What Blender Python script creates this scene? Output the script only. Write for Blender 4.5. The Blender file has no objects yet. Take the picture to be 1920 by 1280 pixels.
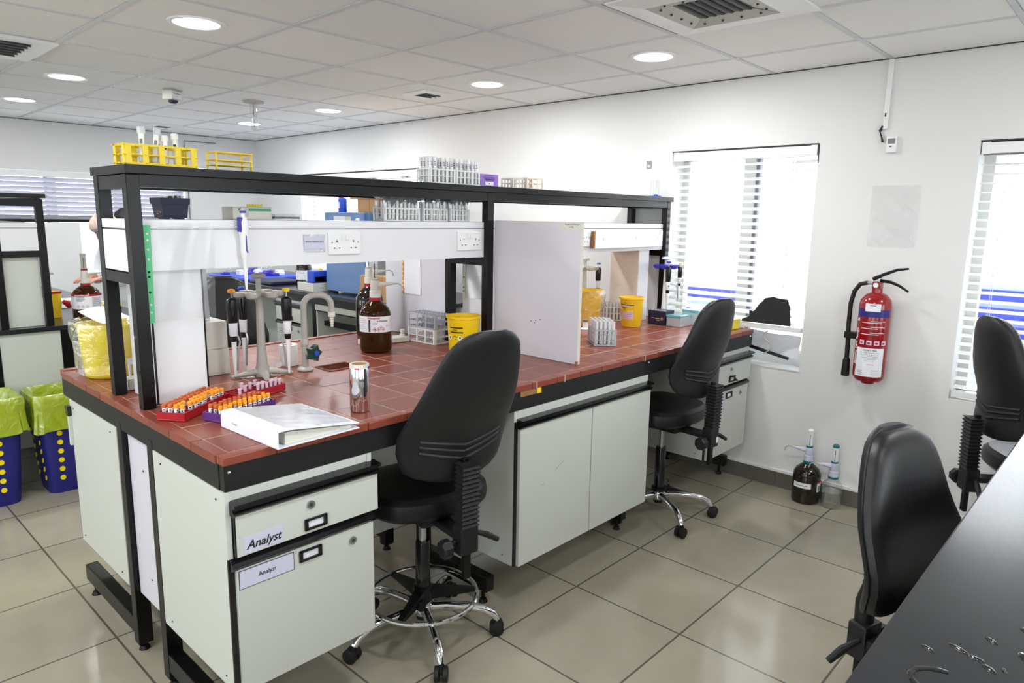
import bpy, bmesh, math, random
from mathutils import Matrix, Vector, Euler
random.seed(7)
PI = math.pi
SC = bpy.context.scene
COL = SC.collection
# ------------------------------------------------------------------ camera
cam = bpy.data.objects.new('camera', bpy.data.cameras.new('camera'))
COL.objects.link(cam)
cam.data.sensor_width = 36.0
cam.data.lens = 1302.43 / 1920 * 36
cam.data.clip_start = 0.05
_R = ((0.68291053, -0.73033422, 0.01565666), (0.11769007, 0.13115016, 0.98435191), (0.72095926, 0.67038165, -0.17551692))
cam.matrix_world = Matrix(((_R[0][0], _R[1][0], -_R[2][0], -0.75623565), (_R[0][1], _R[1][1], -_R[2][1], -1.73554998),
                           (_R[0][2], _R[1][2], -_R[2][2], 1.56470763), (0, 0, 0, 1)))
SC.camera = cam
# ------------------------------------------------------------------ world, exposure
W = bpy.data.worlds.new('world'); SC.world = W; W.use_nodes = True
_bg = W.node_tree.nodes['Background']
_bg.inputs[0].default_value = (0.93, 0.96, 1.0, 1)
_bg.inputs[1].default_value = 6.2
SC.view_settings.view_transform = 'Standard'
SC.view_settings.look = 'None'
SC.view_settings.exposure = 0.0
SC.view_settings.gamma = 1.0
SC.view_settings.use_curve_mapping = False
try:
    SC.cycles.use_denoising = True
    SC.cycles.max_bounces = 10
    SC.cycles.transparent_max_bounces = 16
    SC.cycles.sample_clamp_indirect = 6.0
except Exception:
    pass
LAMP_W = 12.5
XW, YF, XB, YB, ZC, ZT = 3.2435, 6.06, -3.3, -3.7, 2.384, 0.9324
WIN = {1: (-0.281, 0.621, 0.712, 1.985), 2: (-1.95, -1.03, 0.70, 1.955), 3: (3.02, 5.10, 0.95, 1.975)}
FWIN = (-1.2, 2.43, 0.95, 1.935)
ADDED_LWIN = {5: (-3.0, -1.0, 0.85, 2.1), 6: (0.0, 2.2, 0.85, 2.1), 7: (3.0, 5.2, 0.85, 2.1)}  # windows added in the unseen left wall to light the ceiling
ADDED_BWIN = {8: (-2.4, -0.2, 0.95, 2.1), 9: (0.6, 2.6, 0.95, 2.1)}  # windows added in the unseen back wall, also for ceiling light
def portal(name, loc, rot, sx, sy):
    l = bpy.data.lights.new(name, 'AREA'); l.shape = 'RECTANGLE'; l.size = sx; l.size_y = sy
    l.cycles.is_portal = True
    o = bpy.data.objects.new(name, l); o.location = loc; o.rotation_euler = rot; COL.objects.link(o)
for k, (a, b, c, d) in WIN.items():
    portal('window_daylight', (XW + 0.5, (a + b) / 2, (c + d) / 2), (0, PI / 2, 0), d - c, b - a)
portal('window_daylight', ((FWIN[0] + FWIN[1]) / 2, YF + 0.5, (FWIN[2] + FWIN[3]) / 2), (-PI / 2, 0, 0), FWIN[1] - FWIN[0], FWIN[3] - FWIN[2])
for k, (a, b, c, d) in ADDED_LWIN.items():
    portal('window_daylight', (XB - 0.45, (a + b) / 2, (c + d) / 2), (0, -PI / 2, 0), d - c, b - a)
for k, (a, b, c, d) in ADDED_BWIN.items():
    portal('window_daylight', ((a + b) / 2, YB - 0.45, (c + d) / 2), (PI / 2, 0, 0), b - a, d - c)
# ------------------------------------------------------------------ materials
def lin(c):
    return tuple(((v / 255) / 12.92 if v / 255 <= 0.04045 else ((v / 255 + 0.055) / 1.055) ** 2.4) for v in c)
def P(name, rgb, rough=0.5, metal=0.0, var=0.0, vscale=6.0, bump=0.0, bscale=120.0, coat=0.0, trans=0.0, ior=1.45, spec=0.5, emit=None, estr=0.0):
    m = bpy.data.materials.new(name); m.use_nodes = True
    nt = m.node_tree; b = nt.nodes['Principled BSDF']; c = lin(rgb)
    b.inputs['Base Color'].default_value = (*c, 1); b.inputs['Roughness'].default_value = rough
    b.inputs['Metallic'].default_value = metal; b.inputs['IOR'].default_value = ior
    b.inputs['Specular IOR Level'].default_value = spec
    b.inputs['Coat Weight'].default_value = coat; b.inputs['Transmission Weight'].default_value = trans
    if emit:
        b.inputs['Emission Color'].default_value = (*lin(emit), 1); b.inputs['Emission Strength'].default_value = estr
    tc = nt.nodes.new('ShaderNodeTexCoord')
    if var:
        n = nt.nodes.new('ShaderNodeTexNoise'); n.inputs['Scale'].default_value = vscale; n.inputs['Detail'].default_value = 4
        r = nt.nodes.new('ShaderNodeMix'); r.data_type = 'RGBA'
        r.inputs[6].default_value = (*[max(0, v * (1 - var)) for v in c], 1); r.inputs[7].default_value = (*[min(1, v * (1 + var)) for v in c], 1)
        nt.links.new(tc.outputs['Object'], n.inputs['Vector']); nt.links.new(n.outputs['Fac'], r.inputs[0]); nt.links.new(r.outputs[2], b.inputs['Base Color'])
    if bump:
        n = nt.nodes.new('ShaderNodeTexNoise'); n.inputs['Scale'].default_value = bscale; n.inputs['Detail'].default_value = 3
        u = nt.nodes.new('ShaderNodeBump'); u.inputs['Strength'].default_value = bump; u.inputs['Distance'].default_value = 0.004
        nt.links.new(tc.outputs['Object'], n.inputs['Vector']); nt.links.new(n.outputs['Fac'], u.inputs['Height']); nt.links.new(u.outputs['Normal'], b.inputs['Normal'])
    return m
def thin(name, rgb, opac=0.25, rough=0.08, bump=0.0, bscale=30.0, gloss=0.12):
    """clear film or thin glass: mostly see-through, part sheen, part tint"""
    m = bpy.data.materials.new(name); m.use_nodes = True; nt = m.node_tree; N = nt.nodes
    N.remove(N['Principled BSDF']); out = N['Material Output']
    t = N.new('ShaderNodeBsdfTransparent'); t.inputs[0].default_value = (*[0.78 + 0.22 * v for v in lin(rgb)], 1)
    d = N.new('ShaderNodeBsdfPrincipled'); d.inputs['Base Color'].default_value = (*lin(rgb), 1); d.inputs['Roughness'].default_value = rough
    g = N.new('ShaderNodeBsdfGlossy'); g.inputs['Roughness'].default_value = rough
    m1 = N.new('ShaderNodeMixShader'); m1.inputs[0].default_value = opac
    m2 = N.new('ShaderNodeMixShader'); lw = N.new('ShaderNodeLayerWeight'); lw.inputs[0].default_value = 0.35
    mu = N.new('ShaderNodeMath'); mu.operation = 'MULTIPLY_ADD'; mu.inputs[1].default_value = 0.55; mu.inputs[2].default_value = gloss * 0.4
    nt.links.new(lw.outputs['Facing'], mu.inputs[0]); nt.links.new(mu.outputs[0], m2.inputs[0])
    nt.links.new(t.outputs[0], m1.inputs[1]); nt.links.new(d.outputs[0], m1.inputs[2])
    nt.links.new(m1.outputs[0], m2.inputs[1]); nt.links.new(g.outputs[0], m2.inputs[2]); nt.links.new(m2.outputs[0], out.inputs[0])
    if bump:
        tc = N.new('ShaderNodeTexCoord'); n = N.new('ShaderNodeTexNoise'); n.inputs['Scale'].default_value = bscale; n.inputs['Detail'].default_value = 5; n.inputs['Distortion'].default_value = 1.0
        u = N.new('ShaderNodeBump'); u.inputs['Strength'].default_value = bump; u.inputs['Distance'].default_value = 0.02
        nt.links.new(tc.outputs['Object'], n.inputs['Vector']); nt.links.new(n.outputs['Fac'], u.inputs['Height'])
        nt.links.new(u.outputs['Normal'], g.inputs['Normal']); nt.links.new(u.outputs['Normal'], d.inputs['Normal'])
    return m
def grid_mat(name, rgb, joint, size, ox, oy, mortar, rough, bump=0.2):
    m = P(name, rgb, rough); nt = m.node_tree; b = nt.nodes['Principled BSDF']; c = lin(rgb)
    tc = nt.nodes.new('ShaderNodeTexCoord'); mp = nt.nodes.new('ShaderNodeMapping'); mp.inputs['Location'].default_value = (-ox, -oy, 0)
    br = nt.nodes.new('ShaderNodeTexBrick'); br.offset = 0; br.squash = 1
    for k, v in (('Scale', 1.0), ('Mortar Size', mortar), ('Mortar Smooth', 0.1), ('Bias', 0.0), ('Brick Width', size), ('Row Height', size)):
        br.inputs[k].default_value = v
    br.inputs['Color1'].default_value = (*[v * 0.94 for v in c], 1); br.inputs['Color2'].default_value = (*[v * 1.05 for v in c], 1); br.inputs['Mortar'].default_value = (*lin(joint), 1)
    n = nt.nodes.new('ShaderNodeTexNoise'); n.inputs['Scale'].default_value = 3.0; n.inputs['Detail'].default_value = 6
    mx = nt.nodes.new('ShaderNodeMix'); mx.data_type = 'RGBA'; mx.blend_type = 'SOFT_LIGHT'; mx.inputs[0].default_value = 0.35
    nt.links.new(tc.outputs['Object'], mp.inputs['Vector']); nt.links.new(mp.outputs[0], br.inputs['Vector']); nt.links.new(tc.outputs['Object'], n.inputs['Vector'])
    nt.links.new(br.outputs['Color'], mx.inputs[6]); nt.links.new(n.outputs['Fac'], mx.inputs[7]); nt.links.new(mx.outputs[2], b.inputs['Base Color'])
    u = nt.nodes.new('ShaderNodeBump'); u.invert = True; u.inputs['Strength'].default_value = bump; u.inputs['Distance'].default_value = 0.002
    nt.links.new(br.outputs['Fac'], u.inputs['Height']); nt.links.new(u.outputs['Normal'], b.inputs['Normal'])
    return m
M = {}
M['wall'] = P('wall_paint', (228, 228, 226), 0.75, var=0.015, vscale=2.0)
M['ceil'] = P('ceiling_tile', (247, 247, 245), 0.85, bump=0.15, bscale=260)
M['tee'] = P('ceiling_tee', (214, 218, 222), 0.5)
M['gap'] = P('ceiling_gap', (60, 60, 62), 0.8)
M['floor'] = grid_mat('floor_tile', (158, 151, 134), (88, 84, 76), 0.5, 0.9754, -0.0644, 0.004, 0.14)
M['skirt'] = P('skirting_tile', (102, 98, 89), 0.4, var=0.08, vscale=14)
M['trunk'] = P('trunking_white', (232, 233, 236), 0.35)
M['lam'] = P('white_laminate', (203, 207, 199), 0.33, var=0.012, vscale=3)
M['lam2'] = P('lilac_laminate', (214, 212, 222), 0.35)
M['beige'] = P('beige_board', (222, 208, 192), 0.5)
M['grey_lam'] = P('grey_laminate', (205, 208, 202), 0.4)
M['board'] = P('partition_laminate', (214, 211, 219), 0.3)
M['black'] = P('black_steel', (10, 10, 11), 0.3, var=0.1, vscale=20, spec=0.35)
M['blackgloss'] = P('black_plastic_gloss', (17, 17, 18), 0.18, spec=0.6)
M['apron'] = P('black_apron', (22, 24, 22), 0.45, var=0.12, vscale=8)
M['leather'] = P('black_leatherette', (15, 15, 17), 0.38, bump=0.12, bscale=420)
M['shell'] = P('chair_shell', (22, 22, 25), 0.45, bump=0.08, bscale=300)
M['rubber'] = P('black_rubber', (20, 20, 21), 0.6)
M['chrome'] = P('chrome', (228, 228, 230), 0.07, 1.0)
M['steel'] = P('brushed_steel', (190, 192, 194), 0.28, 1.0)
M['galv'] = P('galvanised_sheet', (182, 186, 194), 0.5, 0.35, var=0.18, vscale=40)
M['tileA'] = P('red_tile_a', (136, 68, 52), 0.3, var=0.1, vscale=9)
M['tileB'] = P('red_tile_b', (129, 63, 49), 0.32, var=0.1, vscale=9)
M['tileC'] = P('red_tile_c', (142, 73, 55), 0.28, var=0.1, vscale=9)
M['grout'] = P('grout', (184, 162, 144), 0.8, var=0.5, vscale=5)
M['sink'] = P('brown_sink', (116, 62, 46), 0.3)
M['blacktop'] = P('black_worktop', (34, 36, 39), 0.18, var=0.15, vscale=5, spec=0.6)
M['white'] = P('white_plastic', (238, 239, 238), 0.35)
M['offwhite'] = P('offwhite_plastic', (216, 214, 204), 0.4)
M['greyp'] = P('grey_plastic', (176, 174, 166), 0.4)
M['paper'] = P('paper', (236, 236, 242), 0.6)
M['lilac_paper'] = P('lilac_paper', (206, 206, 226), 0.6)
M['ink'] = P('dark_ink', (26, 26, 38), 0.6)
M['grey_ink'] = P('grey_ink', (128, 130, 138), 0.6)
M['redink'] = P('red_ink', (196, 32, 44), 0.5)
M['yellow'] = P('yellow_plastic', (246, 205, 18), 0.32)
M['lemon'] = P('lemon_plastic', (246, 218, 34), 0.35)
M['yellow2'] = P('bright_yellow_plastic', (246, 226, 14), 0.35)
M['amber'] = P('amber_yellow_plastic', (255, 210, 46), 0.35)
M['orange'] = P('orange_cap', (250, 160, 20), 0.4)
M['burnt'] = P('burnt_orange_cap', (196, 92, 26), 0.4)
M['redp'] = P('red_plastic', (168, 20, 34), 0.3)
M['purple'] = P('purple_plastic', (92, 38, 120), 0.35)
M['violet'] = P('violet_card', (150, 118, 206), 0.5)
M['pink'] = P('pink_plastic', (226, 196, 216), 0.35)
M['navy'] = P('navy_card', (30, 31, 62), 0.45)
M['gold'] = P('gold_print', (190, 152, 96), 0.5)
M['blue'] = P('bright_blue', (36, 76, 196), 0.4)
M['cblue'] = P('carousel_blue', (62, 52, 170), 0.35)
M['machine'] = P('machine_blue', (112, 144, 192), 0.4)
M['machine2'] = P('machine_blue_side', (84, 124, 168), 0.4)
M['basket'] = P('basket_blue', (36, 38, 122), 0.4)
M['card'] = P('cardboard', (196, 152, 104), 0.75, var=0.08, vscale=12)
M['exred'] = P('extinguisher_red', (142, 14, 22), 0.2, coat=0.4)
M['exblue'] = P('extinguisher_blue', (40, 40, 120), 0.35)
M['teal'] = P('teal_cap', (0, 112, 112), 0.4)
M['green'] = P('green_strip', (92, 196, 136), 0.4)
M['dgreen'] = P('dark_green', (16, 62, 52), 0.35)
M['gtray'] = P('green_lid', (70, 150, 110), 0.45)
M['brownglass'] = P('brown_glass', (64, 34, 9), 0.05, trans=0.45, ior=1.3, spec=0.7)
M['darkglass'] = P('dark_brown_glass', (30, 20, 14), 0.06, spec=0.7)
M['foil'] = P('aluminium_foil', (240, 241, 243), 0.3, 0.75, bump=0.5, bscale=60)
M['foilroll'] = P('foil_roll', (226, 227, 230), 0.1, 1.0, bump=0.05, bscale=20)
M['tissue'] = P('tissue_paper', (240, 240, 238), 0.9)
M['lime'] = thin('lime_liner', (178, 198, 8), 0.86, 0.25, bump=0.6, bscale=14, gloss=0.25)
M['film'] = thin('clear_film', (240, 242, 245), 0.05, 0.1, bump=0.9, bscale=16, gloss=0.2)
M['sleeve'] = thin('clear_sleeve', (240, 242, 242), 0.10, 0.2, bump=0.10, bscale=5, gloss=0.05)
M['clearfilm'] = thin('clear_pocket_film', (244, 246, 246), 0.03, 0.13, bump=0.8, bscale=12, gloss=0.10)
M['glass'] = thin('clear_glass', (245, 250, 250), 0.05, 0.02, gloss=0.2)
M['pane'] = thin('window_pane', (245, 250, 250), 0.02, 0.01, gloss=0.05)
M['tube'] = thin('test_tube_glass', (255, 255, 255), 0.82, 0.15, gloss=0.04)
M['cyan'] = thin('cyan_lid', (90, 200, 220), 0.75, 0.25, gloss=0.2)
M['frost'] = thin('frosted_box', (210, 220, 222), 0.55, 0.3, gloss=0.2)
M['liquid'] = thin('pale_liquid', (232, 236, 222), 0.06, 0.03, gloss=0.05)
M['slat2'] = P('far_blind_slat', (204, 204, 216), 0.4)  # blind slat darkened so its colour carries the backlit shade
M['slat'] = P('blind_slat', (240, 240, 236), 0.4)
M['alu'] = P('window_aluminium', (222, 224, 222), 0.4)
M['wood'] = P('board_core', (150, 108, 66), 0.7)
M['skin'] = P('skin', (206, 150, 128), 0.55)
M['scarf'] = P('pink_scarf', (236, 206, 190), 0.85)
M['orange_cloth'] = P('orange_scarf', (226, 120, 78), 0.85)
M['coat'] = P('lab_coat', (236, 238, 242), 0.8, bump=0.3, bscale=14)
M['hair'] = P('dark_hair', (30, 24, 22), 0.6)
M['trouser'] = P('dark_trousers', (36, 36, 44), 0.8)
M['lamp'] = P('lamp_diffuser', (255, 255, 255), 0.5, emit=(255, 255, 255), estr=14.0)
M['dkgrey'] = P('dark_grey', (56, 58, 60), 0.5)
M['midgrey'] = P('mid_grey', (128, 130, 130), 0.5)
M['water'] = P('water_drop', (22, 24, 26), 0.02, spec=0.9)
M['outblue'] = P('outdoor_blue', (24, 40, 150), 0.5)
M['outlight'] = P('outdoor_pale_blue', (150, 170, 215), 0.5)
M['outdark'] = P('outdoor_dark', (40, 40, 42), 0.7)
M['outground'] = P('outdoor_ground', (226, 226, 222), 0.9)
# ------------------------------------------------------------------ mesh builder
def rotz(a): return Matrix.Rotation(a, 4, 'Z')
def frame(o, x, y):
    x = Vector(x).normalized(); y = Vector(y).normalized(); z = x.cross(y)
    return Matrix(((x[0], y[0], z[0], o[0]), (x[1], y[1], z[1], o[1]), (x[2], y[2], z[2], o[2]), (0, 0, 0, 1)))
_txt = {}
def text_geo(s, shear=0.0, bold=0.0):
    k = (s, shear, bold)
    if k not in _txt:
        c = bpy.data.curves.new('t', 'FONT'); c.body = s; c.size = 1.0; c.shear = shear; c.offset = bold; c.resolution_u = 2
        c.align_x = 'CENTER'; c.align_y = 'CENTER'
        o = bpy.data.objects.new('t', c); COL.objects.link(o)
        dg = bpy.context.evaluated_depsgraph_get(); me = bpy.data.meshes.new_from_object(o.evaluated_get(dg))
        _txt[k] = ([tuple(v.co) for v in me.vertices], [tuple(p.vertices) for p in me.polygons])
        bpy.data.objects.remove(o); bpy.data.meshes.remove(me); bpy.data.curves.remove(c)
    return _txt[k]
class MB:
    def __init__(s, m='white'):
        s.bm = bmesh.new(); s.ms = []; s.T = Matrix.Identity(4); s.use(m)
    def use(s, m):
        if m not in s.ms: s.ms.append(m)
        s.i = s.ms.index(m); return s
    def raw(s, vs, fs, smooth=False):
        b = [s.bm.verts.new(s.T @ Vector(v)) for v in vs]
        for f in fs:
            try:
                q = s.bm.faces.new([b[k] for k in f]); q.material_index = s.i; q.smooth = smooth
            except ValueError:
                pass
        return s
    def box(s, x0, y0, z0, x1, y1, z1, bev=0.0):
        if x0 > x1: x0, x1 = x1, x0
        if y0 > y1: y0, y1 = y1, y0
        if z0 > z1: z0, z1 = z1, z0
        e = min(bev, (x1 - x0) * .45, (y1 - y0) * .45, (z1 - z0) * .45)
        if e <= 0:
            v = [(x, y, z) for z in (z0, z1) for x, y in ((x0, y0), (x1, y0), (x1, y1), (x0, y1))]
            return s.raw(v, [(3, 2, 1, 0), (4, 5, 6, 7), (0, 1, 5, 4), (1, 2, 6, 5), (2, 3, 7, 6), (3, 0, 4, 7)])
        t = bmesh.new(); bmesh.ops.create_cube(t, size=1)
        for v in t.verts: v.co = Vector(((x0 + x1) / 2 + v.co.x * (x1 - x0), (y0 + y1) / 2 + v.co.y * (y1 - y0), (z0 + z1) / 2 + v.co.z * (z1 - z0)))
        bmesh.ops.bevel(t, geom=t.edges[:], offset=e, segments=2, affect='EDGES', profile=0.6)
        t.verts.index_update(); t.normal_update()
        b = [s.bm.verts.new(s.T @ v.co) for v in t.verts]
        for f in t.faces:
            q = s.bm.faces.new([b[v.index] for v in f.verts]); q.material_index = s.i; q.smooth = max(abs(c) for c in f.normal) < 0.999
        t.free(); return s
    def rings(s, rs, closed=True, cap=True, smooth=True, loop=False):
        """loft through rings of points"""
        n = len(rs[0]); vs = [p for r in rs for p in r]; fs = []; m = len(rs)
        for a in range(m if loop else m - 1):
            for k in range(n if closed else n - 1):
                b = (a + 1) % m
                fs.append((a * n + k, a * n + (k + 1) % n, b * n + (k + 1) % n, b * n + k))
        if cap and not loop:
            fs.append(tuple(range(n - 1, -1, -1))); fs.append(tuple((m - 1) * n + k for k in range(n)))
        return s.raw(vs, fs, smooth)
    def lathe(s, prof, c=(0, 0, 0), seg=24, cap=True, sx=1.0, sy=1.0):
        rs = [[(c[0] + r * sx * math.cos(2 * PI * k / seg), c[1] + r * sy * math.sin(2 * PI * k / seg), c[2] + z) for k in range(seg)] for r, z in prof]
        return s.rings(rs, True, cap)
    def tube(s, pts, r, seg=10, loop=False, cap=True, flat=1.0):
        pts = [Vector(p) for p in pts]; n = len(pts); rr = r if isinstance(r, (list, tuple)) else [r] * n
        up = None; rs = []
        for k, p in enumerate(pts):
            a = pts[(k - 1) % n] if (loop or k > 0) else p; b = pts[(k + 1) % n] if (loop or k < n - 1) else p
            d = (b - a).normalized()
            if up is None: up = Vector((0, 0, 1)) if abs(d.z) < 0.9 else Vector((1, 0, 0))
            u = (up - d * up.dot(d)).normalized(); w = d.cross(u); up = u
            rs.append([tuple(p + rr[k] * (math.cos(2 * PI * j / seg) * w + flat * math.sin(2 * PI * j / seg) * u)) for j in range(seg)])
        return s.rings(rs, True, cap, True, loop)
    def cyl(s, p0, p1, r0, r1=None, seg=16):
        return s.tube([p0, p1], [r0, r0 if r1 is None else r1], seg)
    def prism(s, poly, h0, h1, Mx=None):
        """2-D outline extruded along local z, placed by Mx"""
        Mx = Mx or Matrix.Identity(4); n = len(poly)
        vs = [tuple(Mx @ Vector((x, y, h0))) for x, y in poly] + [tuple(Mx @ Vector((x, y, h1))) for x, y in poly]
        return s.raw(vs, [tuple(range(n - 1, -1, -1)), tuple(range(n, 2 * n))] + [(k, (k + 1) % n, n + (k + 1) % n, n + k) for k in range(n)])
    def quad(s, a, b, c, d): return s.raw([a, b, c, d], [(0, 1, 2, 3)])
    def text(s, t, size, F, shear=0.0, bold=0.0):
        v, f = text_geo(t, shear, bold)
        return s.raw([tuple(F @ Vector((x * size, y * size, 0.0004))) for x, y, z in v], f)
    def ctext(s, t, size, r, th, z, c=(0, 0), bold=0.0, vert=False):
        v, f = text_geo(t, 0, bold); o = []
        for x, y, _ in v:
            if vert: x, y = -y, x
            a = th + x * size / r
            o.append((c[0] + r * math.cos(a), c[1] + r * math.sin(a), z + y * size))
        return s.raw(o, f)
    def cpatch(s, r, t0, t1, z0, z1, c=(0, 0), seg=14, r2=None):
        r2 = r if r2 is None else r2
        vs = []
        for k in range(seg + 1):
            a = t0 + (t1 - t0) * k / seg
            vs += [(c[0] + r * math.cos(a), c[1] + r * math.sin(a), z0), (c[0] + r2 * math.cos(a), c[1] + r2 * math.sin(a), z1)]
        return s.raw(vs, [(2 * k, 2 * k + 2, 2 * k + 3, 2 * k + 1) for k in range(seg)], True)
    def sheet(s, F, w, h, nu, nv, fn):
        vs = [tuple(F @ Vector((w * i / nu, h * j / nv, fn(i / nu, j / nv)))) for j in range(nv + 1) for i in range(nu + 1)]
        return s.raw(vs, [(j * (nu + 1) + i, j * (nu + 1) + i + 1, (j + 1) * (nu + 1) + i + 1, (j + 1) * (nu + 1) + i) for j in range(nv) for i in range(nu)], True)
    def ball(s, c, r, seg=16, sx=1, sy=1, sz=1):
        n = seg // 2
        pr = [(max(1e-4, r * math.sin(PI * k / n)), -r * sz * math.cos(PI * k / n)) for k in range(n + 1)]
        return s.lathe(pr, c, seg, True, sx, sy)
    def build(s, name, parent=None, world=False, sharp=35):
        bmesh.ops.remove_doubles(s.bm, verts=s.bm.verts, dist=1e-6)
        if world and parent is not None:
            s.bm.transform(WM[parent.name].inverted())
        bmesh.ops.recalc_face_normals(s.bm, faces=s.bm.faces)
        me = bpy.data.meshes.new(name); s.bm.to_mesh(me); s.bm.free()
        for m in s.ms: me.materials.append(M[m])
        fl = [p.use_smooth for p in me.polygons]
        try: me.set_sharp_from_angle(angle=math.radians(sharp))
        except Exception: pass
        me.polygons.foreach_set('use_smooth', fl)
        o = bpy.data.objects.new(name, me); COL.objects.link(o)
        if parent is not None: o.parent = parent
        return o
WM = {}
def tag(o, label, cat, group=None):
    o['label'] = label; o['category'] = cat
    if group: o['group'] = group
    return o
def thing(name, label, cat, loc=(0, 0, 0), rz=0.0, group=None):
    o = bpy.data.objects.new(name, None); COL.objects.link(o); o.empty_display_size = 0.05
    o.location = loc; o.rotation_euler = (0, 0, rz)
    WM[o.name] = Matrix.Translation(loc) @ rotz(rz)
    return tag(o, label, cat, group)
def dup(root, loc, rz=0.0, label=None, group=None):
    r = root.copy(); COL.objects.link(r); r.location = loc; r.rotation_euler = (0, 0, rz)
    if label: r['label'] = label
    if group: r['group'] = group
    for ch in list(root.children):
        c = ch.copy(); COL.objects.link(c); c.parent = r
        for g in ch.children:
            d = g.copy(); COL.objects.link(d); d.parent = c
    return r
def single(o, label, cat, loc=None, rz=0.0, group=None):
    if loc is not None: o.location = loc; o.rotation_euler = (0, 0, rz)
    return tag(o, label, cat, group)
def struct(o): o['kind'] = 'structure'; return o
# ------------------------------------------------------------------ the room
def wall_mb(axis, p0, p1, a0, a1, holes, z1=2.6):
    mb = MB('wall')
    def bx(a, b, c, d):
        if b - a < 1e-4 or d - c < 1e-4: return
        if axis == 'x': mb.box(p0, a, c, p1, b, d)
        else: mb.box(a, p0, c, b, p1, d)
    e = a0
    for a, b, c, d in sorted(holes):
        bx(e, a, 0, z1); bx(a, b, 0, c); bx(a, b, d, z1); e = b
    bx(e, a1, 0, z1); return mb
struct(MB('floor').box(XB, YB, -0.1, XW, YF, 0).build('floor'))
struct(wall_mb('x', XW, XW + 0.24, YB, YF + 0.24, list(WIN.values())).build('wall_right'))
struct(wall_mb('y', YF, YF + 0.24, XB, XW, [FWIN]).build('wall_far'))
struct(wall_mb('x', XB - 0.2, XB, YB, YF + 0.24, list(ADDED_LWIN.values())).build('wall_left'))
struct(wall_mb('y', YB - 0.2, YB, XB - 0.2, XW + 0.24, list(ADDED_BWIN.values())).build('wall_back'))
GX, GY, TS = 1.5601, 0.6029, 0.6
ct = MB('ceil'); tt = MB('tee'); gp = MB('gap')
xs = [GX + TS * i for i in range(-9, 5)]; ys = [GY + TS * j for j in range(-8, 11)]
CASS = (0.98, 2.10, -1.17, -0.02)
gp.box(XB, YB, ZC + 0.02, XW, YF, ZC + 0.03)
for x in xs:
    for y in ys:
        x0, x1, y0, y1 = max(x + 0.015, XB), min(x + TS - 0.015, XW - 0.004), max(y + 0.015, YB), min(y + TS - 0.015, YF - 0.004)
        if x1 - x0 < 0.03 or y1 - y0 < 0.03: continue
        ct.box(x0, y0, ZC + 0.001, x1, y1, ZC + 0.016)
    if XB < x < XW: tt.box(x - 0.012, YB, ZC - 0.002, x + 0.012, YF, ZC + 0.012)
for y in ys:
    if YB < y < YF: tt.box(XB, y - 0.012, ZC - 0.0015, XW, y + 0.012, ZC + 0.0115)
struct(gp.build('trim_1')); struct(ct.build('ceiling')); struct(tt.build('trim_2'))
tr = MB('gap'); tr.box(XW - 0.006, YB, ZC - 0.004, XW - 0.001, YF, ZC + 0.004); tr.box(XB, YF - 0.006, ZC - 0.004, XW, YF - 0.001, ZC + 0.004)
struct(tr.build('trim_3'))
sk = MB('skirt')
y = YB
while y < YF:
    sk.box(XW - 0.011, y + 0.0015, 0, XW - 0.0005, min(y + 0.5, YF) - 0.0015, 0.092); y += 0.5
struct(sk.build('baseboard_right'))
struct(MB('white').box(XW - 0.016, YB, 0.0925, XW - 0.0005, YF, 0.112, 0.004).build('trim_4'))
struct(MB('skirt').box(XB, YF - 0.011, 0, XW - 0.012, YF - 0.0005, 0.092).build('baseboard_far'))
# outside ground and the blue things the slats give glimpses of
struct(MB('outground').box(XW + 0.3, -9, -0.2, XW + 14, 14, -0.12).build('ground_outside'))
struct(MB('outground').box(XB, YF + 0.3, -0.2, XW + 0.2, YF + 12, -0.12).build('ground_beyond'))
def window(n, axis, h, fx, nmul):
    a, b, c, d = h
    f = MB('alu')
    def bx(m, p, q, r, t, dp0, dp1, bev=0.0):
        if axis == 'x': m.box(fx + dp0, p, r, fx + dp1, q, t, bev)
        else: m.box(p, fx + dp0, r, q, fx + dp1, t, bev)
    bx(f, a, b, c, c + 0.05, 0, 0.06); bx(f, a, b, d - 0.05, d, 0, 0.06)
    bx(f, a, a + 0.045, c, d, 0, 0.06); bx(f, b - 0.045, b, c, d, 0, 0.06)
    for k in range(1, nmul):
        p = a + (b - a) * k / nmul
        bx(f, p - 0.035, p + 0.035, c, d, -0.005, 0.055)
    o = struct(f.build('window_%d' % n))
    s = MB('grey_ink')
    for k in range(1, nmul):
        p = a + (b - a) * k / nmul
        bx(s, p - 0.055, p - 0.036, c + 0.05, d - 0.05, 0.01, 0.05)
    for k in range(nmul):
        p, q = a + (b - a) * k / nmul, a + (b - a) * (k + 1) / nmul
        g = MB('pane'); bx(g, p + 0.03, q - 0.03, c + 0.04, d - 0.04, 0.026, 0.03); g.build('pane', o)
    s.build('sash_seal', o)
    return o
window(1, 'x', WIN[1], XW + 0.15, 2); window(2, 'x', WIN[2], XW + 0.15, 2); window(3, 'x', WIN[3], XW + 0.15, 4)
window(4, 'y', FWIN, YF + 0.15, 6)
for k, h in ADDED_LWIN.items(): window(k, 'x', h, XB - 0.18, 2)  # added windows, out of view, there for their daylight
for k, h in ADDED_BWIN.items(): window(k, 'y', h, YB - 0.18, 2)  # more added windows behind the camera for extra daylight
struct(MB('outground').box(XB - 14, -14, -0.2, XB - 0.3, 16, -0.12).build('ground_left'))  # pale ground outside the added left windows, bounces light up
struct(MB('outground').box(XB, YB - 12, -0.2, XW + 0.2, YB - 0.3, -0.12).build('ground_behind'))  # pale ground outside the added back windows, bounces light up
struct(MB('alu').box(XW + 0.13, WIN[1][0], 0.712, XW + 0.149, WIN[1][1], 0.815).build('trim_6'))
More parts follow.
